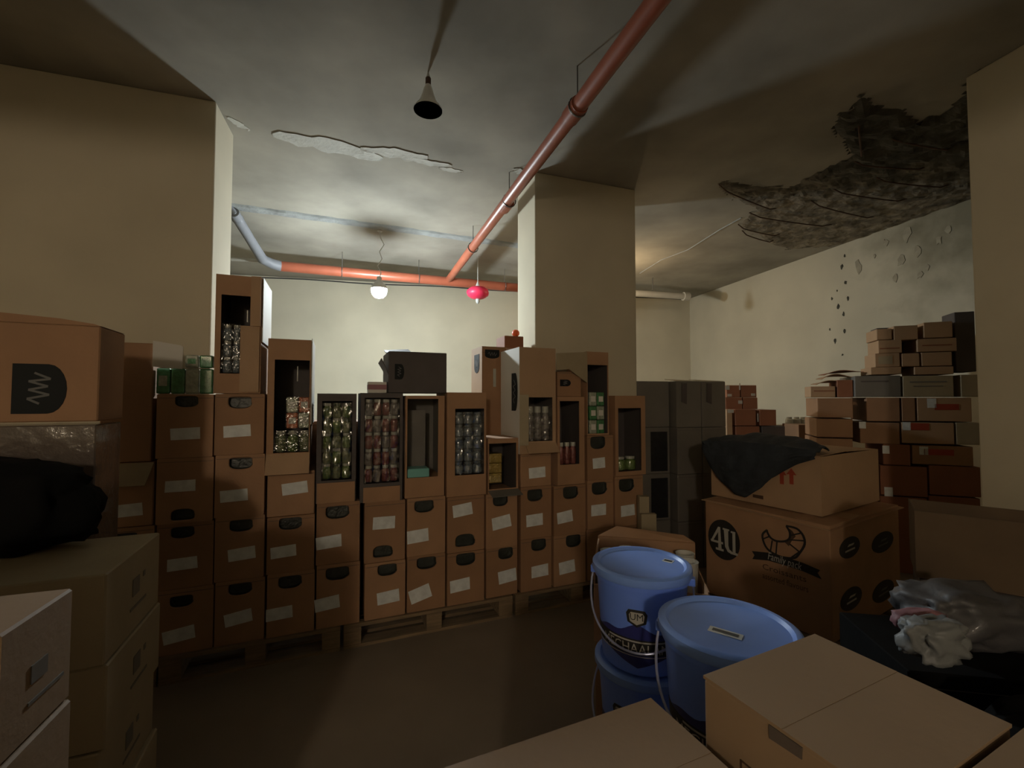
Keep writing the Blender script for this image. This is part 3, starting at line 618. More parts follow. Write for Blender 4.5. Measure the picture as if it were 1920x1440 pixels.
# jutting big carton, left side coloured as lit
t, org, wd_, hh, loc, d = oc(9, 974, 1042, 652, (990, 1036, 745, 828), 'large carton with lit-coloured left side and dark badge, holding brown jars', m='card_light', off=-.02, d=.37)
a, b = loc(991, 827), loc(1035, 760); grid_goods(org, ANG, a[0], b[0], a[1], b[1], 3, 1, -d / 2 + .016, 'jar', 'jar_grey', 'brown jar in the lit-sided carton', 'brown jars in the pale-sided carton')
film(t, a[0], b[0], a[1], b[1], -d / 2 + .004)
Mside = Matrix.Translation((-wd_ / 2, 0, 0)) @ Matrix.Rotation(R(-90), 4, 'Z')
MB().box(-wd_ / 2 - .003, -wd_ / 2 - .0005, -d / 2, d / 2, 0.0, hh).build('lit_side_panel', 'card_white', t)  # light on the left side is put into this white sheet
add_badge(t, -.0035, .1, hh * .58, hh * .36, .11, R(90), M=Mside)
flap(t, 'card_light', [(loc(985, 800)[0], -d / 2 - .001, loc(1000, 830)[1]), (wd_ / 2, -d / 2 - .001, loc(1000, 830)[1]), (wd_ / 2, -d / 2 - .06, loc(1000, 848)[1]), (loc(985, 800)[0], -d / 2 - .06, loc(1000, 848)[1])], name='tray_flap')
flap(t, 'card_cream', [(-wd_ / 2, -d / 2 - .002, loc(980, 835)[1]), (loc(989, 800)[0], -d / 2 - .02, loc(980, 835)[1]), (loc(989, 800)[0], -d / 2 - .02, loc(980, 740)[1]), (-wd_ / 2, -d / 2 - .002, loc(980, 740)[1])], name='side_flap')
# lower right opens
t, org, wd_, hh, loc, d = oc(10, 1045, 1096, 744, (1050, 1086, 752, 872), 'open carton with a few red jars, right of the jutting carton', d=.36)
a, b = loc(1051, 872), loc(1085, 828); grid_goods(org, ANG, a[0], b[0], a[1], b[1], 3, 1, -d / 2 + .016, 'jar', 'jar_red', 'red-lidded jar low in the right open carton', 'red-lidded jars low in the right open carton', ('lid_pale',))
ZT9 = TOPZ[10] + .0015 + hh
org9, w9, h9, loc9, _ = place(1045, 1090, 697, zb=ZT9 + .0015, off=0.0, d=.3)
hx, hz = loc9(1060, 718)
carton(org9, ANG, w9, .3, h9, 'small brown carton with dark badge behind the raised cream flap', m='card_b', badge=(hx, hz, .05, min(.09, h9 * .7), R(90)))
t, org, wd_, hh, loc, d = oc(11, 1100, 1141, 660, (1086, 1139, 685, 814), 'tall open carton with raised cream flap holding pale green boxes', d=.3)
a, b = loc(1108, 815), loc(1136, 735); grid_goods(org, ANG, a[0], b[0], max(a[1], .008), b[1], 2, 3, -d / 2 + .012, 'pack', ['pack_pale', 'pack_green'], 'pale green box in the tall right-hand carton', 'pale green boxes in the tall right-hand carton', ('card_white',))
zf = loc(1100, 660)[1]
flap(t, 'card_cream', [(-wd_ / 2, -d / 2 - .0, zf), (loc(1035, 700)[0], -d / 2 - .07, loc(1035, 664)[1]), (loc(1035, 700)[0], -d / 2 - .07, loc(1035, 695)[1]), (loc(1060, 700)[0], -d / 2 - .05, loc(1060, 693)[1]), (-wd_ / 2, -d / 2 - .0, loc(1090, 718)[1])], name='raised_flap')
t, org, wd_, hh, loc, d = oc(12, 1153, 1210, 742, (1160, 1202, 765, 885), 'dark open carton at the right end of the long row, a few green jars', d=.28)
a, b = loc(1161, 884), loc(1200, 855); grid_goods(org, ANG, a[0], b[0], a[1], b[1], 2, 1, -d / 2 + .016, 'jar', 'jar_green', 'green jar in the end carton of the row', 'green jars in the end carton of the row', ('lid_pale',))
# tops
zt5 = TOPZ[6] + .002 + (place(760, 834, 742, zb=0)[4] - TOPZ[6]); zt4 = place(676, 756, 737, zb=0)[4]
zB = max(zt5, zt4) + .002
org, wd_, hh, loc, zt = place(728, 838, 660, zb=zB, off=.02, d=.33)
bx, bz_ = loc(749, 697)
t = carton(org, ANG, wd_, .33, hh, 'wide dark-backlit carton with badge, standing on the two cartons before the bulb', m='card_dark', badge=(bx, bz_, .10, .06, R(90)))  # dark board colour carries the backlit shade
flap(t, 'card_dark', [(-wd_ / 2, 0.0, hh + .001), (-wd_ / 2 + .18, 0.0, hh + .001), (-wd_ / 2 + .17, .14, hh + .045), (-wd_ / 2, .12, hh + .03)], name='lifted_flap')
flap(t, 'card_dark', [(-wd_ / 2 - .001, -.16, .12), (-wd_ / 2 - .001, .0, .12), (-wd_ / 2 - .05, -.01, .2), (-wd_ / 2 - .045, -.15, .22)], name='side_flap')
org, wd_, hh, loc, zt = place(690, 725, 716, zb=zt4 + .002, off=.03, d=.1)
pk = thing('small_box', 'small pinkish-white box lying left of the dark-backlit carton', 'box', org, ANG)
MB().box(-wd_ / 2, wd_ / 2, -.05, .05, 0, hh).build('body', 'card_white', pk, bevel=.002); MB().box(-wd_ / 2 - .001, wd_ / 2 + .001, -.052, .052, hh * .3, hh * .75).build('printed_band', 'pink', pk)
G2 = 'hidden second row of cartons'
for k_, (xa_, xb_, yt_) in enumerate([(425, 500, 762), (503, 600, 790), (603, 700, 790), (703, 790, 790), (793, 880, 790), (883, 958, 840)]):
    o_, w_2, h_2, _, _ = place(xa_, xb_, yt_, zb=.142, off=DEP + .03, d=.3)
    for j_ in range(3): carton(Vector((o_.x, o_.y, .142 + h_2 / 3 * j_)), ANG, w_2, .3, h_2 / 3 - .002, f'brown carton {["at the bottom", "in the middle", "on top"][j_]} of hidden back-row stack {ORD[k_ + 1]} from left', G2, m='card_b')
    zb2 = .142 + h_2
org, wd_, hh, loc, zt = place(904, 950, 650, zb=zb2 + .001, off=DEP + .04, d=.28)
t = carton(org, ANG, wd_, .28, hh, 'carton with left side coloured as lit and shield badge, behind the clear-jar carton', m='card_b', badge=(-.02, hh - .06, .12, .07, 0))
Ms = Matrix.Translation((-wd_ / 2, 0, 0)) @ Matrix.Rotation(R(-90), 4, 'Z')
MB().box(-wd_ / 2 - .003, -wd_ / 2 - .0005, -.14, .14, 0.0, hh).build('lit_cream_panel', 'card_light', t)  # lighter board colour stands for light on this side
add_badge(t, -.0035, .01, hh - .13, .13, .15, 0, M=Ms)
MB().box(-.012, .012, -.1415, -.1403, hh * .6, hh * .78).build('tape_strip', 'lid_pale', t)
org, wd_, hh, loc, zt2 = place(946, 982, 630, zb=zt + .002, off=DEP + .1, d=.2)
cx0 = org - rdv * .0
carton(cx0, ANG, wd_, .2, hh, 'small torn brown carton top, behind the lit-sided carton', m='card_red', tape=False)
ob = at_y(967, 626, cx0.y - .02)
bl = MB(); bl.lathe([(0.0001, -.032), (.018, -.027), (.03, -.012), (.032, 0), (.028, .016), (.016, .028), (.0001, .032)], 16)
bo = bl.build('orange_ball', 'orange', smooth=True, loc=(ob.x, ob.y, cx0.z + hh + .033)); tag(bo, 'small bright orange ball on the torn carton beside the middle pillar', 'ball')
# second stack back row hints: green packs on first stack, white card
z1t = TOPZ[1]
org, wd_, hh, loc, zt = place(292, 400, 690, zb=z1t, off=.0)
a, b = loc(290, 738), loc(399, 691); grid_goods(org, ANG, a[0], b[0], .002, b[1], 4, 1, -DEP / 2 + .004, 'pack', ['pack_green', 'pack_green', 'pack_pale'], 'green wrapped pack on the first stack', 'green packs on the first stack', ('pack_pale', 'pack_green'))
a2 = loc(345, 690); b2_ = loc(399, 666); cw = (b2_[0] - a2[0]) / 2
for i in range(2):
    goods('pack', ['pack_pale', 'pack_green'][i], f'{["left", "right"][i]} one of two upper green packs beside the white card', 'green packs on the first stack', org, ANG, a2[0] + cw * (i + .5), -DEP / 2 + .004 + cw / 2, b[1] + .003, cw * .95, b2_[1] - b[1] - .004, 'pack_green')
a, b = loc(287, 691), loc(344, 644)
wc = MB().prism([(a[0], a[1] + .01), (b[0], a[1]), (b[0] + .002, b[1] - .02), (b[0] - .008, b[1] - .012), (a[0], b[1] + .008)], -DEP / 2 - .012, -DEP / 2 - .006)
tag(wc.build('white_card', 'card_white', loc=org, rot=(0, 0, ANG)), 'blank white card leaning above the green packs on the first stack', 'card')

# tall blank carton and big carton at far left
org, wd_, hh, loc, zt = place(190, 288, 642, zb=TOPZ[0] + .002, off=0)
t = carton(org, ANG, wd_, DEP, hh, 'tall blank reddish-brown carton on the leftmost stack', m='card_b', tape=False)
# drooping flap of the carton under it
a = place(166, 288, 868, zb=0); org0, w0 = a[0], a[1]; zt0 = TOPZ[0]
col0 = [o for o in bpy.data.objects if o.get('label', '').startswith('brown top closed carton of the leftmost')][0]
h0 = TOPZ[0] - col0.location.z
flap(col0, 'card_cream', [(-w0 / 2 + .02, -DEP / 2 - .002, h0 - .004), (w0 / 2, -DEP / 2 - .002, h0 - .004), (w0 / 2 - .02, -DEP / 2 - .06, h0 - .115), (-w0 / 2 - .02, -DEP / 2 - .06, h0 - .11)], name='drooping_flap')
Yg = 1.62
gA, gB = at_y(-90, 700, Yg - .15), at_y(186, 700, Yg)
gd = (gB - gA).to_2d().normalized(); gang = math.atan2(gd.y, gd.x); gw = (gB - gA).to_2d().length
zt_, zb_ = at_y(150, 612, Yg).z, at_y(150, 790, Yg).z
gn = Vector((-gd.y, gd.x, 0)); gc = (gA + gB) / 2 + gn * .11
def gl(px, py): p = on_plane(px, py, gA, gn); return ((p - ((gA + gB) / 2)).dot(Vector((gd.x, gd.y, 0))), p.z)
bx, bz_ = gl(75, 729)
t = carton(Vector((gc.x, gc.y, zb_)), gang, gw, .22, zt_ - zb_, 'large brown carton with sideways dark badge at the left edge', m='card_b', tape=False, badge=(bx, bz_ - zb_, .175, .145, R(90)))
hh = zt_ - zb_
pts = [(-gw / 2, hh + .028), (0.0, hh + .02), (gw * .28, hh + .012), (gw / 2, hh - .015), (gw / 2, hh - .02), (-gw / 2, hh - .02)]
MB().prism([(x, z) for x, z in [(-gw / 2, hh + .001), (gw / 2, hh + .001), (gw / 2 - .02, hh + .008), (gw * .2, hh + .022), (-gw * .2, hh + .032), (-gw / 2, hh + .036)]], -.105, .105).build('bulging_top_flap', 'card_b', t)
# film wrapped load below it
zfb = at_y(100, 872, Yg).z
def blob(name, c, s, m, label, cat, seed=0, amp=.18, sub=4, flat=0.0, group=None, freq=2.2):
    bm = bmesh.new(); bmesh.ops.create_icosphere(bm, subdivisions=sub, radius=1)
    for v in bm.verts:
        n_ = v.co.normalized(); k = 1 + amp * mn.noise(n_ * freq + Vector((seed, seed * 2, 0))) + amp * .45 * mn.noise(n_ * freq * 3 + Vector((seed, 5, 0))) + amp * .3 * abs(mn.noise(n_ * freq * 6 + Vector((seed, 9, 4))))
        e = .72; p = Vector([math.copysign(abs(q) ** e, q) for q in n_]) * k
        p.z = max(p.z, -.93); v.co = Vector((p.x * s[0], p.y * s[1], (p.z + .93) * s[2]))
    me = bpy.data.meshes.new(name); bm.to_mesh(me); bm.free(); me.materials.append(MATS[m])
    me.polygons.foreach_set('use_smooth', [True] * len(me.polygons))
    o = bpy.data.objects.new(name, me); COL.objects.link(o); o.location = c
    if label: tag(o, label, cat, group)
    return o
gl_h = zb_ - .9
carton(Vector((gc.x, gc.y, zfb - .35)), gang, gw * .98, .22, zb_ - zfb + .35 - .012, 'film-wrapped brown bundle beneath the large badge carton', m='film', name='wrapped_bundle', cat='bundle', tape=False)
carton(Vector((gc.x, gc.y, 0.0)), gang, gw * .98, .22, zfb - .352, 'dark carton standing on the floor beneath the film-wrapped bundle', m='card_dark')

# ------------------------------------------------------------------ pale cartons bottom left
def obox_stack(c, a_, ztop, wid, hts, m, labels, group, side=1, marks=None):
    P = at_z(*c, ztop); Q = at_z(*a_, ztop); e = (Q - P); e.z = 0; L = e.length; e.normalize()
    n_ = Vector((-e.y, e.x, 0)) * side; z = ztop; out = []
    for i, h in enumerate(hts):
        j = Vector((random.uniform(-.006, .006), random.uniform(-.006, .006), 0)) if i else Vector((0, 0, 0))
        ctr = P + e * L / 2 + n_ * wid / 2 + j
        ang = math.atan2(e.y, e.x)
        out.append((carton(Vector((ctr.x, ctr.y, z - h)), ang, L, wid, h - .0015, labels[i], group, m=m, tape=False), L, wid, h)); z -= h
    return out
def face_marks(t, y, pts, m='card_grey', name='printed_mark'):
    mb = MB()
    for (x, z, w_, h_, r_) in pts:
        c, s = math.cos(r_), math.sin(r_); mb = MB(); mb.prism([(x + u * c - v * s, z + u * s + v * c) for u, v in ((-w_ / 2, -h_ / 2), (w_ / 2, -h_ / 2), (w_ / 2, h_ / 2), (-w_ / 2, h_ / 2))], y - .0018, y - .0003); mb.build(name, m, t)
lv = ['topmost', 'second from top', 'third from top', 'fourth from top', 'bottom one']
st1 = obox_stack((200, 1075), (300, 997), 1.05, .5, [.235, .215, .2, .2, .2], 'card_cream', [f'pale cream carton, {l}, in the rear left corner stack' for l in lv], 'pale cartons of the rear left corner stack')
for (t, L, wd, h) in st1[:3]:
    face_marks(t, -wd / 2, [(.0, h * .55, .05, .05, 0), (.06, h * .62, .016, .016, 0), (.02, h * .3, .12, .008, 0)])
st0 = obox_stack((0, 1190), (138, 1100), 1.15, .5, [.2, .19, .19, .19, .19, .19], 'card_fore', [f'pale cream carton, {l}, in the nearest left stack' for l in ['topmost', 'second from top', 'third from top', 'fourth from top', 'fifth from top', 'bottom one']], 'pale cartons of the nearest left stack')
for (t, L, wd, h) in st0[:2]:
    face_marks(t, -wd / 2, [(.0, h * .5, .04, .03, 0), (.02, h * .28, .09, .006, 0)])
# black shapes added where the left corner is only dark
P = at_z(90, 1060, 1.05)
blob('shade_filler', (-1.58, 1.33, 1.052), (.30, .13, .14), 'shade_black', 'black shade sack on the rear pale corner stack', 'filler', 3)
blob('shade_filler', (-1.12, .72, 1.152), (.2, .09, .05), 'shade_black', 'flat black shade sack on the nearest left stack', 'filler', 8)

# ------------------------------------------------------------------ foreground cartons right
def top_carton(far, left, right, ztop, h, label, m='card_light', depth=None, marks=True):
    Fp, Lp, Rp_ = at_z(*far, ztop), at_z(*left, ztop), at_z(*right, ztop)
    e = Lp - Fp; e.z = 0; L = e.length; e.normalize(); n_ = Vector((-e.y, e.x, 0)); W = depth or abs((Rp_ - Fp).dot(n_))
    if (Rp_ - Fp).dot(n_) < 0: n_ = -n_
    ctr = Fp + e * L / 2 + n_ * W / 2
    return ctr, e, n_, L, W
ctr, e, n_, L, W = top_carton((1528, 1188), (1320, 1265), (1900, 1352), 1.0, .34, '')
ang = math.atan2(e.y, e.x)
def fore(ctr, ang, L, W, ztop, hts, labels, m='card_fore', seam=True):
    z = ztop; r = []
    for i, h in enumerate(hts):
        t = thing('carton', labels[i], 'box', (ctr.x, ctr.y, z - h), ang); th = .004
        MB().box(-L / 2, L / 2, -W / 2, W / 2, 0, h - .007).build('body', m, t, bevel=.004)
        if i == 0:
            MB().box(-L / 2 - .001, L / 2 + .001, -W / 2 - .001, -.0002, h - .0065, h - .001).build('top_flap', m, t)
            MB().box(-L / 2 - .001, L / 2 + .001, .0002, W / 2 + .001, h - .0065, h - .0014).build('top_flap', m, t)
        r.append(t); z -= h
    return r
r1 = fore(ctr, ang, L, W, 1.0, [.34, .33, .33], ['large plain carton in the right foreground before the blue buckets', 'plain carton directly under the large right foreground carton', 'floor-level carton of the right foreground stack'])
# left face of that carton: thin printed frame
fx_, fn = -1, None
t = r1[0]
# which local side faces left/camera: local +x is e (towards left corner)
for zz, hh_ in ((.13, .003), (.24, .003)): MB().box(L / 2 + .0003, L / 2 + .0012, -W * .25, W * .3, zz, zz + hh_).build('printed_line', 'ink_brown', t)
for yy in (-W * .25, W * .3): MB().box(L / 2 + .0003, L / 2 + .0012, yy, yy + .003, .13, .243).build('printed_line', 'ink_brown', t)
MB().prism([(-.02, .312), (.03, .315), (.031, .3325), (-.02, .333)], -.0008, .0008, M=Matrix.Translation((L / 2 + .001, 0, 0)) @ Matrix.Rotation(R(90), 4, 'Z')).build('tape', 'film', t)
n2 = n_.copy(); c2 = ctr + n_ * (W + .012) - e * .05
fore(c2, ang, L, W, .998, [.34, .33, .328], ['plain carton at the right bottom corner of the picture', 'carton directly under the right bottom corner carton', 'floor-level carton of the right bottom corner stack'])
ctr3, e3, n3, L3, W3 = top_carton((1220, 1308), (830, 1440), (1345, 1440), .9, .3, '', depth=.3)
r3 = fore(ctr3, math.atan2(e3.y, e3.x), L3, W3, .9, [.3, .3, .3], ['plain carton at the bottom centre, left of the larger foreground carton', 'carton directly under the bottom centre carton', 'floor-level carton of the bottom centre stack'])

# ------------------------------------------------------------------ blue buckets
def bucket(c, rz, label, band=True, sticker=None, bail=True, H=.315, rt=.152, rb=.132):
    t = thing('plastic_bucket', label, 'bucket', c, rz, 'blue plastic buckets with lids')
    def rad(z): return rb + (rt - rb) * z / H
    MB().lathe([(rb - .006, 0), (rb, .006), (rad(H * .86), H * .86), (rt + .004, H * .862), (rt + .004, H * .90), (rt, H * .905), (rt, H * .93)], 48).build('body', 'bucket', t, smooth=True)
    MB().lathe([(rt + .001, H * .905 + .002), (rt + .010, H * .908), (rt + .013, H * .93), (rt + .012, H * .985), (rt + .004, H), (rt - .006, H), (rt - .014, H * .975), (rt - .05, H * .972), (0.0, H * .972)], 48).build('lid', 'lid', t, smooth=True)
    def wrap(poly, off, name, m, par, off0=.0004):
        # poly in (angle*rt, z); subdivide horizontally by building strip columns
        pass
    def strip(a0, a1, zlo, zhi, off, name, m, par, n=24):
        vs = []; 
        for i in range(n + 1):
            a = a0 + (a1 - a0) * i / n; z0 = zlo(a) if callable(zlo) else zlo; z1 = zhi(a) if callable(zhi) else zhi
            for z in (z0, z1):
                for q in (0.0002, off): r_ = rad(z) + q; vs.append((r_ * math.sin(a), -r_ * math.cos(a), z))
        fs = []
        for i in range(n):
            b = i * 4; fs += [(b + 1, b + 5, b + 7, b + 3), (b, b + 2, b + 6, b + 4), (b + 2, b + 3, b + 7, b + 6), (b, b + 4, b + 5, b + 1)]
        fs += [(0, 1, 3, 2), (4 * n, 4 * n + 2, 4 * n + 3, 4 * n + 1)]
        return MB().add(vs, fs).build(name, m, par)
    if band:
        b = strip(R(-75), R(75), .070, .118, .0012, 'printed_band', 'ink', t)
        strip(R(-62), R(62), lambda a: .1185, lambda a: .1195 + .045 * max(0, math.cos(a * 1.45)) * (0.75 + .25 * math.cos(a * 7)), .0008, 'printed_mountains', 'bucket_navy', t)
        strip(R(-45), R(45), lambda a: .0675 - .04 * max(0, 1 - abs(a) / R(45)), .0695, .0008, 'printed_point', 'bucket_navy', t)
        strip(R(-40), R(36), .109, .1135, .0022, 'printed_line', 'ink_light', b, 16)
        strip(R(-74), R(74), .064, .0665, .0013, 'printed_line', 'ink_light', b, 16)
        vs, fs = text_mesh('MECHAALANY', .042); out = []
        for x, y, z in vs: a = x / rt * .98; zz = .0885 + y; r_ = rad(zz) + .0021; out.append((r_ * math.sin(a), -r_ * math.cos(a), zz))
        MB().add(out, fs).build('lettering', 'ink_light', b)
        # emblem
        em = [(-.034, .2), (-.026, .212), (.026, .212), (.034, .2), (.03, .172), (.0, .158), (-.03, .172)]
        def wrapp(poly, off, nm, m, par):
            cxm = sum(p[0] for p in poly) / len(poly); czm = sum(p[1] for p in poly) / len(poly)
            def W_(x, z): a = x / rt; r_ = rad(z) + off; return (r_ * math.sin(a), -r_ * math.cos(a), z)
            n = len(poly); return MB().add([W_(*p) for p in poly] + [W_(cxm, czm)], [(i, (i + 1) % n, n) for i in range(n)]).build(nm, m, par)
        emb = wrapp(em, .0024, 'emblem', 'ink', t)
        wrapp([(x * .72, .186 + (z - .186) * .72) for x, z in em], .0034, 'emblem_shield', 'ink_light', emb)
        vs, fs = text_mesh('UM', .03); out = []
        for x, y, z in vs: a = x / rt; zz = .190 + y; r_ = rad(zz) + .0046; out.append((r_ * math.sin(a), -r_ * math.cos(a), zz))
        MB().add(out, fs).build('emblem_letters', 'ink', emb)
    if sticker:
        sx, sy, sw, sh, sr, txt = sticker; c_, s_ = math.cos(sr), math.sin(sr); z0 = H * .972
        def F_(u, v, z): return (sx + u * c_ - v * s_, sy + u * s_ + v * c_, z)
        st = MB().add([F_(-sw / 2, -sh / 2, z0 + .0006), F_(sw / 2, -sh / 2, z0 + .0006), F_(sw / 2, sh / 2, z0 + .0006), F_(-sw / 2, sh / 2, z0 + .0006),
                       F_(-sw / 2, -sh / 2, z0 + .0014), F_(sw / 2, -sh / 2, z0 + .0014), F_(sw / 2, sh / 2, z0 + .0014), F_(-sw / 2, sh / 2, z0 + .0014)],
                      [(0, 1, 2, 3), (4, 5, 6, 7), (0, 1, 5, 4), (1, 2, 6, 5), (2, 3, 7, 6), (3, 0, 4, 7)]).build('date_sticker', 'paper', t)
        q = .78; MB().add([F_(-sw / 2 * q, -sh / 2 * .5, z0 + .0019), F_(sw / 2 * q, -sh / 2 * .5, z0 + .0019), F_(sw / 2 * q, sh / 2 * .5, z0 + .0019), F_(-sw / 2 * q, sh / 2 * .5, z0 + .0019)], [(0, 1, 2, 3)]).build('printed_bar', 'badge_print' if txt == 2 else 'ink', st)
    if bail:
        pts = []
        for i in range(33):
            a = math.pi * (1 + i / 32); k = math.sin(math.pi * i / 32)
            rr = rt + .012 + .012 * (k ** .5 if k > 0 else 0); pts.append((rr * math.cos(a), rr * math.sin(a), H * .86 - .175 * (k ** .75 if k > 0 else 0)))
        MB().tube(pts, .0035, 8).build('bail_handle', 'bail', t, smooth=True)
        for s_ in (-1, 1): MB().box(s_ * (rt + .008) - .012, s_ * (rt + .008) + .012, -.014, .014, H * .82, H * .9).build('handle_lug', 'bucket', t, bevel=.003)
    return t
HB = .315
c1 = at_z(1202, 1052, 3 * HB); c2b = at_z(1364, 1168, 3 * HB)
s1_ = 1.0
face1 = math.atan2(-c1.x, c1.y) 
for k in range(3):
    lab = ['blue bucket on the floor, hidden under the rear bucket stack', 'blue lidded bucket, lower visible one of the rear left stack', 'blue lidded bucket with printed lettering, top of the rear left stack'][k]
    bucket((c1.x + (.006 if k == 1 else 0), c1.y, HB * k), R(-22) if k == 2 else R(-45), lab, sticker=(.085, .06, .035, .028, -.3, 1) if k == 2 else None)
for k in range(3):
    lab = ['blue bucket on the floor, hidden under the nearer bucket stack', 'blue lidded bucket under the nearest one, hidden behind foreground cartons', 'nearest and largest-looking blue bucket, dated sticker on its lid'][k]
    bucket((c2b.x, c2b.y, HB * k), R(-30) if k == 2 else R(20), lab, sticker=(-.002, -.037, .075, .028, R(-7), 2) if k == 2 else None)

# ------------------------------------------------------------------ croissant carton ("4U") and carton on it
SCL = 2.5
Ck = at_y(1556, 985, SCL); zt4u = Ck.z
La = at_z(1322, 935, zt4u); Rb = at_z(1688, 966, zt4u)
eL = (La - Ck); eL.z = 0; LL = eL.length; eL.normalize(); nR = Vector((-eL.y, eL.x, 0)); nR = nR if nR.dot(Rb - Ck) > 0 else -nR; _fr = Vector((-eL.x, -eL.y, 0)); LW = min(1.15, abs((on_plane(1686, 1000, Ck, _fr) - Ck).dot(nR)))
hb4 = .145; H4 = zt4u - hb4
# local frame: x from left end to corner, front faces camera-left
a4 = math.atan2(-eL.y, -eL.x); fr = Vector((-eL.x, -eL.y, 0)); bk = Vector((-fr.y, fr.x, 0))
mid = Ck + eL * LL / 2 + bk * LW / 2
t4 = thing('croissant_carton', 'large brown carton printed 4U with a croissant drawing, behind the blue buckets', 'box', (mid.x, mid.y, hb4), a4)
MB().box(-LL / 2, LL / 2, -LW / 2, LW / 2, 0, H4 - .005).build('body', 'card', t4, bevel=.006)
yf = -LW / 2
def l4(px, py):
    p = on_plane(px, py, Ck, bk); d_ = p - mid; return (d_.dot(fr), p.z - hb4)
flap(t4, 'card_light', [(-LL / 2 - .02, yf - .012, H4 - .012), (LL / 2, yf - .012, H4 - .03), (LL / 2, yf + LW * .4, H4 - .001), (-LL / 2 - .01, yf + LW * .4, H4 - .001)], name='top_flap', th=.004)
flap(t4, 'card', [(LL / 2 + .02, yf, H4 - .03), (LL / 2 + .03, -yf, H4 - .02), (LL / 2 - .2, -yf, H4 - .001), (LL / 2 - .2, yf + .02, H4 - .001)], name='top_flap', th=.004)
ccx, ccz = l4(1357, 1012); ra = abs(l4(1387, 1012)[0] - l4(1328, 1012)[0]) / 2; rb_ = abs(l4(1357, 975)[1] - l4(1357, 1049)[1]) / 2
disc = MB().prism([(ccx + ra * math.cos(a), ccz + rb_ * math.sin(a)) for a in [2 * math.pi * i / 32 for i in range(32)]], yf - .0022, yf - .0004).build('round_logo', 'ink', t4)
u = ra / 30; v = rb_ / 37
def quad(cx, cz, pts): return [(cx + x * u, cz + z * v) for x, z in pts]
lg = MB()
for pl in ([(-10, 22), (-6, 22), (-4, -18), (-10, -18)], [(-10, 22), (-24, -6), (-20, -6), (-9, 14)], [(-25, -5), (-1, -5), (-1, -9), (-24, -9)], [(-15, -18), (0, -18), (0, -22), (-15, -22)],
           [(1, 20), (9, 20), (9, -8), (11, -15), (15, -17), (15, -22), (8, -20), (3, -12)], [(-1, 22), (11, 22), (11, 19), (-1, 19)], [(17, 18), (22, 18), (22, -18), (17, -18)], [(14, 20), (22, 20), (22, 17), (14, 17)], [(13, -18), (26, -18), (26, -22), (13, -22)]):
    lg.prism(quad(ccx, ccz, pl), yf - .0035 - .0001 * len(lg.v) / 8, yf - .0023)
lg.build('logo_lettering', 'ink_light', disc)
# croissant drawing
def P4(pts): return [l4(*p) for p in pts]
def stroke(mb, pts, wdt=.008, mi=0, y=yf - .0016):
    pts = [Vector(p) for p in pts]
    for i in range(len(pts) - 1):
        a, e = pts[i], pts[i + 1]; dd = (e - a).normalized(); nn = Vector((-dd.y, dd.x)) * wdt / 2; a = a - dd * wdt * .2; e = e + dd * wdt * .2
        mb.prism([tuple(a - nn), tuple(e - nn), tuple(e + nn), tuple(a + nn)], y - .00004 * i, yf - .0003)
def smooth_pts(p, k=4):
    out = []
    for i in range(len(p) - 1):
        p0, p1_, p2_, p3_ = [Vector(p[max(0, min(len(p) - 1, j))]) for j in (i - 1, i, i + 1, i + 2)]
        for s in range(k):
            t_ = s / k; out.append(tuple(.5 * ((2 * p1_) + (p2_ - p0) * t_ + (2 * p0 - 5 * p1_ + 4 * p2_ - p3_) * t_ ** 2 + (3 * p1_ - p0 - 3 * p2_ + p3_) * t_ ** 3)))
    out.append(tuple(p[-1])); return out
cr = MB()
outer = smooth_pts([(1438, 994), (1430, 1002), (1432, 1016), (1440, 1030), (1455, 1040), (1470, 1045), (1490, 1046), (1500, 1036), (1509, 1020), (1506, 1004), (1494, 991), (1475, 986)])
innr = smooth_pts([(1475, 987), (1481, 998), (1480, 1010), (1470, 1015), (1455, 1014), (1445, 1008), (1440, 1000), (1438, 994)])
stroke(cr, P4(outer), .012); stroke(cr, P4(innr), .012)
for s_ in ([(1432, 1010), (1442, 1006)], [(1445, 1032), (1448, 1014)], [(1455, 1040), (1457, 1016)], [(1481, 1020), (1498, 1034)], [(1480, 1012), (1508, 1014)], [(1482, 1004), (1500, 1000)], [(1490, 1046), (1483, 1046), (1500, 1034)]): stroke(cr, P4(s_), .008)
cr.build('croissant_drawing', 'ink', t4)
MB().prism(P4([(1475, 987), (1482, 1000), (1480, 1011), (1471, 1016), (1479, 1024), (1486, 1012), (1492, 1006), (1486, 996)]), yf - .0012, yf - .0003).build('croissant_shading', 'ink_brown', t4)
# ribbon
rbn = [(1410, 1033), (1440, 1036), (1475, 1045), (1505, 1055), (1538, 1070)]; low = [(x + 1, y + 15) for x, y in rbn]; low[-1] = (1541, 1086); low[0] = (1411, 1048)
rib = MB().prism(P4([(1410, 1033), (1440, 1036), (1475, 1045), (1505, 1055), (1538, 1069), (1533, 1074), (1541, 1086), (1506, 1071), (1476, 1061), (1441, 1051), (1411, 1048), (1415, 1041)]), yf - .0026, yf - .0017).build('ribbon_banner', 'ink', t4)
q0 = l4(1437, 1041); q1 = l4(1507, 1064)
rt_ = math.atan2(q1[1] - q0[1], q1[0] - q0[0]); lw_ = math.hypot(q1[0] - q0[0], q1[1] - q0[1])
vs, fs = flat_text('Family pack', .066, (q0[0] + q1[0]) / 2, (q0[1] + q1[1]) / 2, yf - .0032, rt_, .2, lw_ / .34)
MB().add(vs, fs).build('ribbon_lettering', 'ink_light', rib)
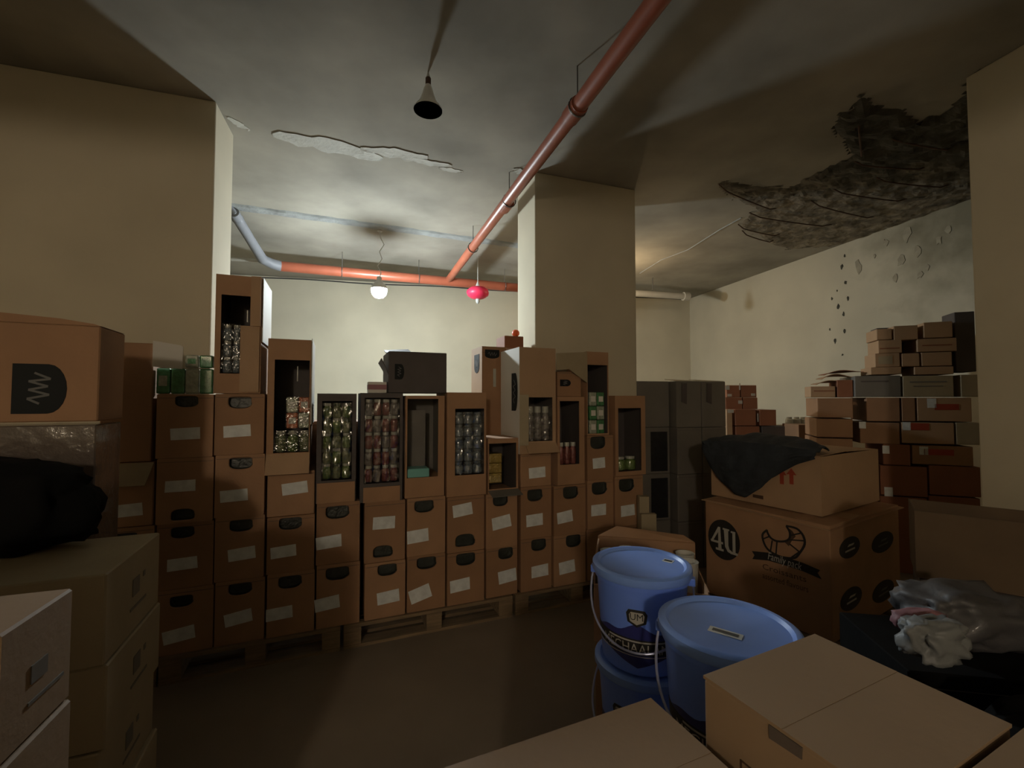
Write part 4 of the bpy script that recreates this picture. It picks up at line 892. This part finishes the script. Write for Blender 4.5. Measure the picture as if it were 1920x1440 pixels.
for tx, p, q in (('Croissants', (1430, 1062), (1512, 1087)), ('assorted flavours', (1430, 1079), (1516, 1106))):
    q0 = l4(*p); q1 = l4(*q); rt_ = math.atan2(q1[1] - q0[1], q1[0] - q0[0]); lw_ = math.hypot(q1[0] - q0[0], q1[1] - q0[1])
    vs, fs = text_mesh(tx, .05); wx = max(v_[0] for v_ in vs) - min(v_[0] for v_ in vs)
    vs, fs = flat_text(tx, .05, (q0[0] + q1[0]) / 2, (q0[1] + q1[1]) / 2, yf - .0012, rt_, 0, lw_ / wx)
    MB().add(vs, fs).build('lettering', 'ink_brown', t4)
# round marks on the right end face
M4 = Matrix.Translation((LL / 2, 0, 0)) @ Matrix.Rotation(R(90), 4, 'Z')
for i, (px, py, rr) in enumerate([(1593, 1026, 19), (1655, 1016, 20), (1596, 1122, 20), (1656, 1108, 20)]):
    p = on_plane(px, py, Ck, fr); yy = (p - mid).dot(bk); zz = p.z - hb4; sc = abs((on_plane(px + 10, py, Ck, fr) - p).dot(bk)) / 10; sv = 2.6 / F
    d_ = MB().prism([(yy + rr * sc * math.cos(a), zz + rr * sv * 1.02 * math.sin(a)) for a in [2 * math.pi * k / 24 for k in range(24)]], -.0022, -.0004, M=M4).build('round_mark', 'ink', t4)
    MB().prism([(yy - 9 * sc, zz - .022), (yy + 9 * sc, zz - .018), (yy + 9 * sc, zz - .008), (yy - 9 * sc, zz - .012)], -.0032, -.0023, M=M4).prism([(yy - 5 * sc, zz + .006), (yy + 6 * sc, zz + .008), (yy + 8 * sc, zz + .018), (yy - 2 * sc, zz + .018)], -.0032, -.0023, M=M4).build('mark_print', 'badge_print' if i % 2 else 'ink_light', d_)
pal0 = mid - fr * (LL / 2 + .03) - bk * (LW / 2 + .02)
pallet(Vector((pal0.x, pal0.y, 0)), a4, LL + .06, LW + .04, 'wooden pallet under the large croissant carton')
# carton on top
z5 = zt4u + .003
Cc = at_z(1541, 969, z5); Lc = at_z(1330, 928, z5)
ht5 = at_y(1537, 857, Cc.y).z - z5
lt = on_plane(1648, 900, Cc, fr); w5 = min(LW - .05, abs((lt - Cc).dot(bk))); l5 = min(LL - .02, (Lc - Cc).dot(eL))
m5 = Cc + eL * l5 / 2 + bk * (w5 / 2) + eL * .0
t5 = thing('carton', 'light brown carton under the dark woollen garment', 'box', (m5.x, m5.y, z5), a4)
th = .006; hx5 = ht5
MB().box(-l5 / 2, l5 / 2, -w5 / 2, w5 / 2, 0, th).box(-l5 / 2, l5 / 2, -w5 / 2, -w5 / 2 + th, th, hx5).box(-l5 / 2, l5 / 2, w5 / 2 - th, w5 / 2, th, hx5).box(-l5 / 2, -l5 / 2 + th, -w5 / 2 + th, w5 / 2 - th, th, hx5).box(l5 / 2 - th, l5 / 2, -w5 / 2 + th, w5 / 2 - th, th, hx5).build('body', 'card_light', t5)
flap(t5, 'card_light', [(-l5 / 2 + .01, -w5 / 2 + .01, hx5 + .0005), (l5 / 2 - .01, -w5 / 2 + .01, hx5 + .0005), (l5 / 2 - .03, -.01, hx5 + .006), (-l5 / 2 + .03, -.01, hx5 + .006)], name='top_flap', th=.004)
flap(t5, 'card_light', [(-l5 / 2 + .01, w5 / 2 - .01, hx5 + .0005), (l5 / 2 - .01, w5 / 2 - .01, hx5 + .0005), (l5 / 2 - .03, .01, hx5 + .008), (-l5 / 2 + .03, .01, hx5 + .008)], name='top_flap', th=.004)
def l5f(px, py): p = on_plane(px, py, Cc, bk); return ((p - m5).dot(fr), p.z - z5)
ar = MB(); y5 = -w5 / 2
for xx, s_ in ((1484, 1.0), (1466, 1.0)):
    ax, az = l5f(xx, 893)
    ar.prism([(ax - .012, az - .05), (ax + .012, az - .05), (ax + .012, az + .01), (ax + .03, az + .01), (ax, az + .05), (ax - .03, az + .01), (ax - .012, az + .01)], y5 - .0016, y5 - .0003)
ar.build('red_arrow_print', 'ink_red', t5)
ax, az = l5f(1420, 931); MB().prism([(ax - .03, az - .01), (ax + .04, az - .012), (ax + .04, az + .012), (ax - .03, az + .01)], y5 - .0016, y5 - .0003).build('faint_print', 'ink_brown', t5)
# garment
def garment():
    nu, nv = 44, 40; vs = []
    drops = [(0, .10), (.06, .26), (.18, .42), (.32, .53), (.42, .55), (.55, .42), (.7, .25), (.85, .12), (1, .04)]
    ua = l5f(1326, 860)[0]; ub = l5f(1532, 862)[0]; hpx = .62
    for i in range(nu + 1):
        uu = i / nu; x = ua + (ub - ua) * uu
        for k in range(len(drops) - 1):
            if drops[k][0] <= uu <= drops[k + 1][0]: f_ = (uu - drops[k][0]) / (drops[k + 1][0] - drops[k][0]); dr = drops[k][1] * (1 - f_) + drops[k + 1][1] * f_
        dr *= hpx; bl_ = math.sin(math.pi * min(1, uu * .92 + .04)) ** .5
        for j in range(nv + 1):
            vv = j / nv
            fold = .010 * math.sin(uu * 19 + vv * 5) + .022 * mn.noise(Vector((uu * 4, vv * 4, 2))) + .008 * mn.noise(Vector((uu * 13, vv * 13, 5)))
            if vv < .4:
                s_ = vv / .4; y = w5 * .30 * (1 - s_) * bl_ - (w5 / 2) * 1 * s_ * 1.0 - (1 - s_) * 0.05
                y = -w5 / 2 + (1 - s_) * (.30 * bl_ + .04); z = hx5 + .014 + (.075 * bl_) * math.sin(math.pi * min(1, s_ * .85 + .1)) + abs(fold) * .7
            else:
                s_ = (vv - .4) / .6; y = -w5 / 2 - .022 - .03 * math.sin(math.pi * s_) * bl_ - abs(fold); z = hx5 + .02 + .03 * bl_ * (1 - s_) ** 2 - dr * s_
            vs.append((x + .02 * math.sin(vv * 3) * (uu - .5), y, z))
    fs = [(i * (nv + 1) + j, i * (nv + 1) + j + 1, (i + 1) * (nv + 1) + j + 1, (i + 1) * (nv + 1) + j) for i in range(nu) for j in range(nv)]
    o = MB().add(vs, fs).build('woollen_garment', 'wool', smooth=True, loc=(m5.x, m5.y, z5), rot=(0, 0, a4))
    s = o.modifiers.new('s', 'SOLIDIFY'); s.thickness = .008; s.offset = 1
    tag(o, 'dark grey woollen garment draped over the light brown carton', 'clothing')
garment()

# ------------------------------------------------------------------ cup tray box between buckets and croissant carton
tp = at_z(1200, 985, .84); tq = at_z(1322, 1012, .84)
tc = at_z(1225, 1012, .80); ang_t = R(-14)
tb = thing('open_carton', 'low open carton of white cups behind the rear blue bucket', 'box', (.67, 2.22, .385), ang_t)
TW, TD, TH = .50, .40, .36
MB().box(-TW / 2, TW / 2, -TD / 2, TD / 2, 0, .006).box(-TW / 2, TW / 2, -TD / 2, -TD / 2 + .006, .006, TH - .10).box(-TW / 2, TW / 2, TD / 2 - .006, TD / 2, .006, TH).box(-TW / 2, -TW / 2 + .006, -TD / 2 + .006, TD / 2 - .006, .006, TH - .01).box(TW / 2 - .006, TW / 2, -TD / 2 + .006, TD / 2 - .006, .006, TH - .09).build('body', 'card', tb)
flap(tb, 'card', [(-TW / 2, TD / 2, TH), (TW / 2, TD / 2, TH), (TW / 2 - .05, TD / 2 + .05, TH + .02), (-TW / 2 + .1, TD / 2 + .05, TH + .045)], name='raised_flap')
k = 0
for iy in range(3):
    for ix in range(5):
        if (ix + iy) % 5 == 4: continue
        lx = -TW / 2 + .06 + ix * .095; ly = -TD / 2 + .075 + iy * .12; zc = .31 + .018 * ((ix * 7 + iy * 3) % 3)
        p = tb.matrix_basis @ Vector((lx, ly, 0.006)); k += 1
        cu = thing('cup_stack', f'white paper cup stack in low open carton, row {["front", "middle", "back"][iy]}, {ORD[ix + 1]} from left', 'cup', p, 0, 'white cup stacks in the low open carton')
        MB().lathe([(.030, 0), (.033, .01), (.045, zc - .004), (.047, zc), (.043, zc), (.036, zc - .06), (0.0, zc - .06)], 18).build('cups', 'cup', cu, smooth=True)
carton(Vector((.67, 2.22, 0)), ang_t, .49, .39, .383, 'closed carton on the floor under the open carton of cups', m='card_b')
wr_ = at_y(1207, 950, 3.05)
for i, (px, yt, yb, dx) in enumerate([(1204, 926, 985, 0)]):
    pass
ro = thing('pale_carton', 'pale stepped carton block standing at the right end of the carton row', 'box', (at_y(1208, 950, 3.45).x, 3.45, 0.0))
zt_r = at_y(1205, 930, 3.45).z
MB().box(-.045, .03, -.03, .04, 0, zt_r).build('upper_block', 'card_cream', ro, bevel=.003); MB().box(-.045, .07, -.075, -.031, 0, zt_r - .12).build('lower_block', 'card_cream', ro, bevel=.003)

# ------------------------------------------------------------------ grey wrapped pallet load behind
Wc = at_y(1268, 720, 3.95); zw = at_y(1268, 714, 3.95).z
dR = Vector((math.cos(R(14)), math.sin(R(14)), 0)); dBk = Vector((-dR.y, dR.x, 0))
pR = on_plane(1362, 800, Wc, dBk); wl = (pR - Wc).dot(dR)
aW = R(14); nW = 2; hW = zw / 4
hidden_names = ['left', 'right']
tiers = ['floor tier', 'second tier', 'third tier', 'top tier']
for r_ in range(4):
    for c in range(2):
        ww = wl / 2; ctr = Wc + dR * (ww * (c + .5)) + dBk * .2
        t = carton(Vector((ctr.x, ctr.y, hW * r_)), aW + random.uniform(-.01, .01), ww - .006, .4, hW - .002, f'grey-brown film-wrapped carton, {tiers[r_]}, {hidden_names[c]} of the right-hand load', 'grey wrapped cartons behind the cup carton', m='card_grey', tape=(r_ < 3))
        if r_ == 3: flap(t, 'card_dark', [(-ww * .3, -.2005, hW * .55), (-ww * .1, -.2005, hW * .5), (-ww * .1, -.206, hW * .95), (-ww * .3, -.206, hW * .95)], name='torn_flap'); flap(t, 'card_cream', [(-ww / 2, -.19, hW - .001), (ww / 2 - .01, -.19, hW - .001), (ww / 2 - .02, -.02, hW + .012), (-ww / 2, -.02, hW + .02)], name='lit_top_flap', th=.003)  # cream of the upper flap carries the lit top edge
pL = on_plane(1206, 800, Wc - dR * .01 + dBk * .0, dBk); wl2 = (Wc - pL).dot(dR) - .01
for r_ in range(4):
    ctr = Wc - dR * (wl2 / 2 + .008) + dBk * .3; hz = hW
    t = carton(Vector((ctr.x, ctr.y, hz * r_)), aW, wl2, .4, hz - .002, f'dark grey carton, {tiers[r_]}, against the middle pillar side of the load', 'grey wrapped cartons behind the cup carton', m='card_grey', tape=False)
    if r_ in (1, 2): MB().box(-wl2 * .1, wl2 * .42, -.205, -.2005, hz * .05, hz * .9).build('opening_shade', 'void', t)  # black plate stands in for a shaded carton opening

# ------------------------------------------------------------------ far brown cartons
def px_box(x0, x1, yt, yb, Y, label, group, m='card_red', d=.3, zb=None, ang=0.0, spots=(), name='carton', tape=False):
    a, b = at_y(x0, (yt + yb) / 2, Y), at_y(x1, (yt + yb) / 2, Y); z1 = at_y((x0 + x1) / 2, yt, Y).z; z0 = at_y((x0 + x1) / 2, yb, Y).z if zb is None else zb
    c = (a + b) / 2; t = carton(Vector((c.x, c.y + d / 2, z0)), ang, (b - a).length - .006, d, z1 - z0 - .002, label, group, m=m, tape=tape, name=name)
    for (sx, sy, w_, h_) in spots:
        p = at_y(sx, sy, Y); MB().box(p.x - c.x - w_ / 2, p.x - c.x + w_ / 2, -d / 2 - .002, -d / 2 - .0005, p.z - z0 - h_ / 2, p.z - z0 + h_ / 2).build('pale_tape', 'ink_light', t)
    return t, z0, z1
G = 'far brown cartons by the back right corner'
YX = 5.3
px_box(1362, 1388, 722, 745, YX, 'far brown carton in the topmost row, left one', G, spots=[(1364, 727, .05, .05), (1387, 725, .015, .08)])
px_box(1389, 1419, 722, 745, YX, 'far brown carton in the topmost row, right one', G, spots=[(1412, 740, .05, .03)])
px_box(1360, 1392, 745, 767, YX, 'far brown carton in the second row, left one', G, spots=[(1368, 741, .05, .03), (1388, 754, .05, .04)], )
px_box(1393, 1421, 745, 767, YX, 'far brown carton in the second row, right one', G)
px_box(1362, 1374, 767, 824, YX - .1, 'narrow orange-brown carton coloured as a lit face beside the grey wrapped load', G, m='card_light', spots=[(1370, 771, .07, .04)])  # lighter board colour stands for a lit carton face
px_box(1378, 1418, 767, 798, YX - .1, 'dark far carton in the third row, left one', G, d=.3)
px_box(1424, 1456, 768, 798, YX - .1, 'dark far carton with frayed film top, third row right', G, spots=[(1421, 783, .012, .1)])
px_box(1379, 1425, 799, 824, YX - .1, 'lowest visible far brown carton, left one', G)
px_box(1428, 1482, 799, 824, YX - .1, 'lowest visible far brown carton, right one', G, m='card_dark')
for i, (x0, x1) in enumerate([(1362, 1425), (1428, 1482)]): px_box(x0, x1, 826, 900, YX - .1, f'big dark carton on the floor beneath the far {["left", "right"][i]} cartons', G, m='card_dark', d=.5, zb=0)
px_box(1497, 1528, 796, 830, 4.95, 'lone brown carton left of the tall right-hand pile', G, m='card_b')
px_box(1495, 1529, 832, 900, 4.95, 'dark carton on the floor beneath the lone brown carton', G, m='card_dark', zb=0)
for i, px in enumerate((1480, 1494, 1506)):
    p = at_y(px, 797, 5.7); zz = at_y(px, 782, 5.7).z
    zl = .0
    cc = thing('white_canister', f'{["left", "middle", "right"][i]} of three small white canisters near the back wall', 'canister', (p.x, 5.7, p.z), 0, 'white canisters near the back wall')
    MB().lathe([(.04, 0), (.045, .01), (.045, zz - p.z - .03), (.03, zz - p.z - .02), (.03, zz - p.z)], 14).build('body', 'cup', cc, smooth=True)
p = at_y(1493, 797, 5.7)
carton(Vector((p.x, 5.7, 0)), 0, .42, .3, p.z - .001, 'tall pale carton carrying the three small white canisters', m='card_cream')

# ------------------------------------------------------------------ tall right-hand pile
A_ = Vector((2.78, 4.12, 0)); pe = Vector((1.07, -.42, 0)).normalized(); pn = Vector((-pe.y, pe.x, 0)); aP = math.atan2(pe.y, pe.x)
G = 'cartons of the tall right-hand pile'
def pile(x0, x1, yt, yb, label, m='card_b', off=0.0, d=.42, spots=(), zb=None, prints=()):
    ym = (yt + yb) / 2; P_ = A_ + pn * off
    a, b = on_plane(x0, ym, P_, pn), on_plane(x1, ym, P_, pn); z1 = on_plane((x0 + x1) / 2, yt, P_, pn).z; z0 = on_plane((x0 + x1) / 2, yb, P_, pn).z if zb is None else zb
    c = (a + b) / 2; o_ = c + pn * d / 2; W_ = (b - a).to_2d().length - .006
    t = carton(Vector((o_.x, o_.y, z0)), aP, W_, d, z1 - z0 - .002, label, G, m=m, tape=False)
    for (sx, sy, w_, h_, mm) in spots:
        p = on_plane(sx, sy, P_, pn); x = (p - c).dot(pe); z = p.z - z0; MB().box(x - w_ / 2, x + w_ / 2, -d / 2 - .002, -d / 2 - .0005, z - h_ / 2, z + h_ / 2).build('small_label' if mm == 'paper' else 'printed_patch', mm, t)
    return t
L_ = 'card_light'
pile(1643, 1673, 616, 637, 'small pale carton in top layer of right pile, left one', L_, d=.25)
pile(1675, 1722, 610, 637, 'small pale carton in top layer of right pile, middle one', L_, d=.25)
pile(1731, 1787, 603, 633, 'small pale carton in top layer of right pile, right one', L_, d=.25)
pile(1646, 1692, 637, 662, 'pale carton left of the upper dark gap in the right pile', L_, d=.25, spots=[(1668, 653, .14, .01, 'card_red')])
pile(1719, 1795, 634, 659, 'pale carton right of the upper dark gap in the right pile', L_, d=.25, spots=[(1757, 647, .2, .01, 'card_red')])
pile(1640, 1688, 662, 688, 'small pale carton in third layer of right pile, left one', L_, d=.25, spots=[(1660, 675, .1, .07, 'card_cream')])
pile(1690, 1725, 662, 687, 'small pale carton in third layer of right pile, middle one', L_, d=.25)
pile(1727, 1786, 660, 686, 'small pale carton in third layer of right pile, right one', L_, d=.25)
pile(1632, 1691, 688, 702, 'flat pale carton left of the lower dark gap in the right pile', L_, d=.25)
pile(1714, 1789, 687, 702, 'flat pale carton right of the lower dark gap in the right pile', L_, d=.25)
pile(1790, 1830, 584, 697, 'tall dark carton at the top right of the pile', 'card_dark', off=.05, d=.2)
pile(1644, 1770, 612, 700, 'added dark backing for the shaded gaps behind the small pale cartons', 'card_dark', off=.27, d=.15)  # backing added so the gaps in front read as shade
pile(1602, 1690, 704, 744, 'wide olive-brown carton below the small pale ones', 'card_grey', spots=[(1640, 715, .2, .012, 'card_dark')])
pile(1692, 1789, 704, 744, 'wide pale-fronted carton with two faint printed lines', 'card_cream', spots=[(1740, 716, .25, .012, 'card_grey'), (1740, 724, .2, .008, 'card_grey')])
pile(1801, 1840, 702, 744, 'carton squeezed next to the right pillar, upper', 'card_cream')
pile(1624, 1688, 745, 790, 'brown carton in second wide layer of right pile, left one', 'card_b')
pile(1690, 1717, 745, 790, 'narrow brown carton in second wide layer of right pile', 'card_b')
pile(1719, 1823, 745, 790, 'broad carton with white label and red stain in right pile', 'card_light', spots=[(1747, 756, .06, .08, 'paper'), (1775, 763, .16, .05, 'ink_red')])
pile(1612, 1688, 792, 832, 'brown carton with tiny label in third wide layer of right pile', 'card_b', spots=[(1617, 797, .05, .06, 'paper')])
pile(1690, 1790, 792, 832, 'broad carton with red patch in third wide layer of right pile', 'card_light', spots=[(1700, 799, .055, .07, 'paper'), (1724, 800, .13, .06, 'ink_red')])
pile(1792, 1838, 792, 834, 'pinkish carton next to the right pillar, middle height', 'card_cream')
pile(1655, 1708, 833, 872, 'brown carton with pale label in fourth wide layer of right pile', 'card_red', spots=[(1661, 843, .05, .07, 'paper')])
pile(1710, 1826, 836, 872, 'brown carton with greenish label beside red lettering patch', 'card_b', spots=[(1732, 845, .06, .07, 'paper'), (1760, 848, .2, .05, 'ink_red')])
pile(1650, 1740, 874, 930, 'dark brown carton low in the right pile, left one', 'card_red', spots=[(1666, 922, .06, .08, 'paper')])
pile(1742, 1840, 874, 930, 'dark brown carton low in the right pile, right one', 'card_red')
pile(1650, 1740, 932, 1000, 'floor carton of the right pile, left one', 'card_red', zb=0)
pile(1742, 1840, 932, 1000, 'floor carton of the right pile, right one', 'card_red', zb=0)
# left wing of the pile
pile(1532, 1600, 746, 783, 'brown carton on the left wing of the right pile, top one', 'card_b', off=-.02)
pile(1530, 1600, 785, 820, 'brown carton on the left wing of the right pile, second', 'card_b', off=-.02)
pile(1530, 1600, 822, 858, 'brown carton on the left wing of the right pile, third', 'card_b', off=-.02)
pile(1530, 1646, 860, 1000, 'tall floor carton under the left wing of the right pile', 'card_b', zb=0)
tw = pile(1519, 1567, 724, 745, 'small pale carton with folded flaps atop the left wing', L_, off=.03, d=.22, spots=[(1545, 733, .16, .01, 'card_red')])
t_ = pile(1569, 1600, 712, 745, 'small reddish carton under loose flattened sheets', 'card_red', off=.03, d=.25)
for i, (x0, x1, y0, y1, dz, m) in enumerate([(1530, 1592, 716, 722, .02, 'card_light'), (1540, 1600, 706, 712, .03, 'card_light'), (1545, 1620, 696, 704, .02, 'card_red')]):
    P_ = A_ + pn * (.04 + i * .02); a, b = on_plane(x0, y1, P_, pn), on_plane(x1, y0, P_, pn); W_ = (b - a).to_2d().length
    mb = MB(); n = 12; vs = []
    for k in range(n + 1):
        s_ = k / n
        for yy in (0, .2): vs.append((s_ * W_, yy, dz * math.sin(math.pi * s_) + s_ * (b.z - a.z) + .01 * math.sin(s_ * 5 + yy * 9)))
    mb.add(vs, [(2 * k, 2 * k + 1, 2 * k + 3, 2 * k + 2) for k in range(n)])
    o = mb.build('cardboard_sheet', m, loc=a + Vector((0, 0, .005)), rot=(0, 0, aP)); o.modifiers.new('s', 'SOLIDIFY').thickness = .005
    tag(o, f'{["lowest", "middle", "reddish topmost"][i]} of the loose cardboard sheets atop the left wing', 'cardboard', 'loose cardboard sheets on the pile')

# ------------------------------------------------------------------ dark corner at lower right
oc1 = at_y(1742, 962, 1.8); zo = oc1.z
op = thing('open_carton', 'dark brown open carton at the right edge below the right pillar', 'box', (oc1.x + .33, 1.8 - .06, zo - .27), R(-38))
OW, OD, OH = .68, .28, .27
MB().box(-OW / 2, OW / 2, -OD / 2, OD / 2, 0, .006).box(-OW / 2, OW / 2, -OD / 2, -OD / 2 + .006, .006, OH).box(-OW / 2, OW / 2, OD / 2 - .006, OD / 2, .006, OH).box(-OW / 2, -OW / 2 + .006, -OD / 2 + .006, OD / 2 - .006, .006, OH).box(OW / 2 - .006, OW / 2, -OD / 2 + .006, OD / 2 - .006, .006, OH).build('body', 'card_olive', op)
flap(op, 'card_grey', [(0, -OD / 2, OH), (OW / 2, -OD / 2, OH), (OW / 2, -OD / 2 - .06, OH - .05), (.05, -OD / 2 - .05, OH - .04)], name='torn_flap')
zs_ = zo - .27
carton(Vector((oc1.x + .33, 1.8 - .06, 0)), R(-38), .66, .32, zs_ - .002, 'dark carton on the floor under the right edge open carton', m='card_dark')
gb = at_y(1760, 1130, 1.5)
sup = Vector((gb.x + .05, 1.42, 0))
carton(sup, R(-10), .62, .36, gb.z - .10, 'low dark carton under the grey plastic bags', m='shade_black')  # support coloured black to keep this corner dark
blob('plastic_bag', (gb.x + .04, 1.46, gb.z - .098), (.17, .11, .085), 'grey_bag', 'crumpled grey plastic bag at the right, before the dark open carton', 'bag', 12, amp=.3)
pb_ = at_y(1738, 1128, 1.3)
blob('pink_packet', (pb_.x, 1.325, gb.z + .0), (.075, .03, .03), 'pink', 'dusky pink packet lying against the grey plastic bag', 'packet', 21, amp=.15)
wbp = at_y(1745, 1185, 1.22)
blob('plastic_bag', (wbp.x - .02, 1.19, wbp.z - .05), (.075, .04, .05), 'white_bag', 'torn white plastic bag below the pink packet', 'bag', 33, amp=.45)
blob('shade_filler', (1.38, 1.02, 0.0), (.36, .13, .42), 'shade_black', 'big black shade sack in the right corner behind foreground cartons', 'filler', 40, amp=.12)  # black shape added to match the darkness of this corner

dup = {k: v for k, v in USED.items() if len(v) > 1}
if dup: print('DUPLICATE LABELS', dup)
print('objects', len(bpy.data.objects), 'row angle', math.degrees(ANG))
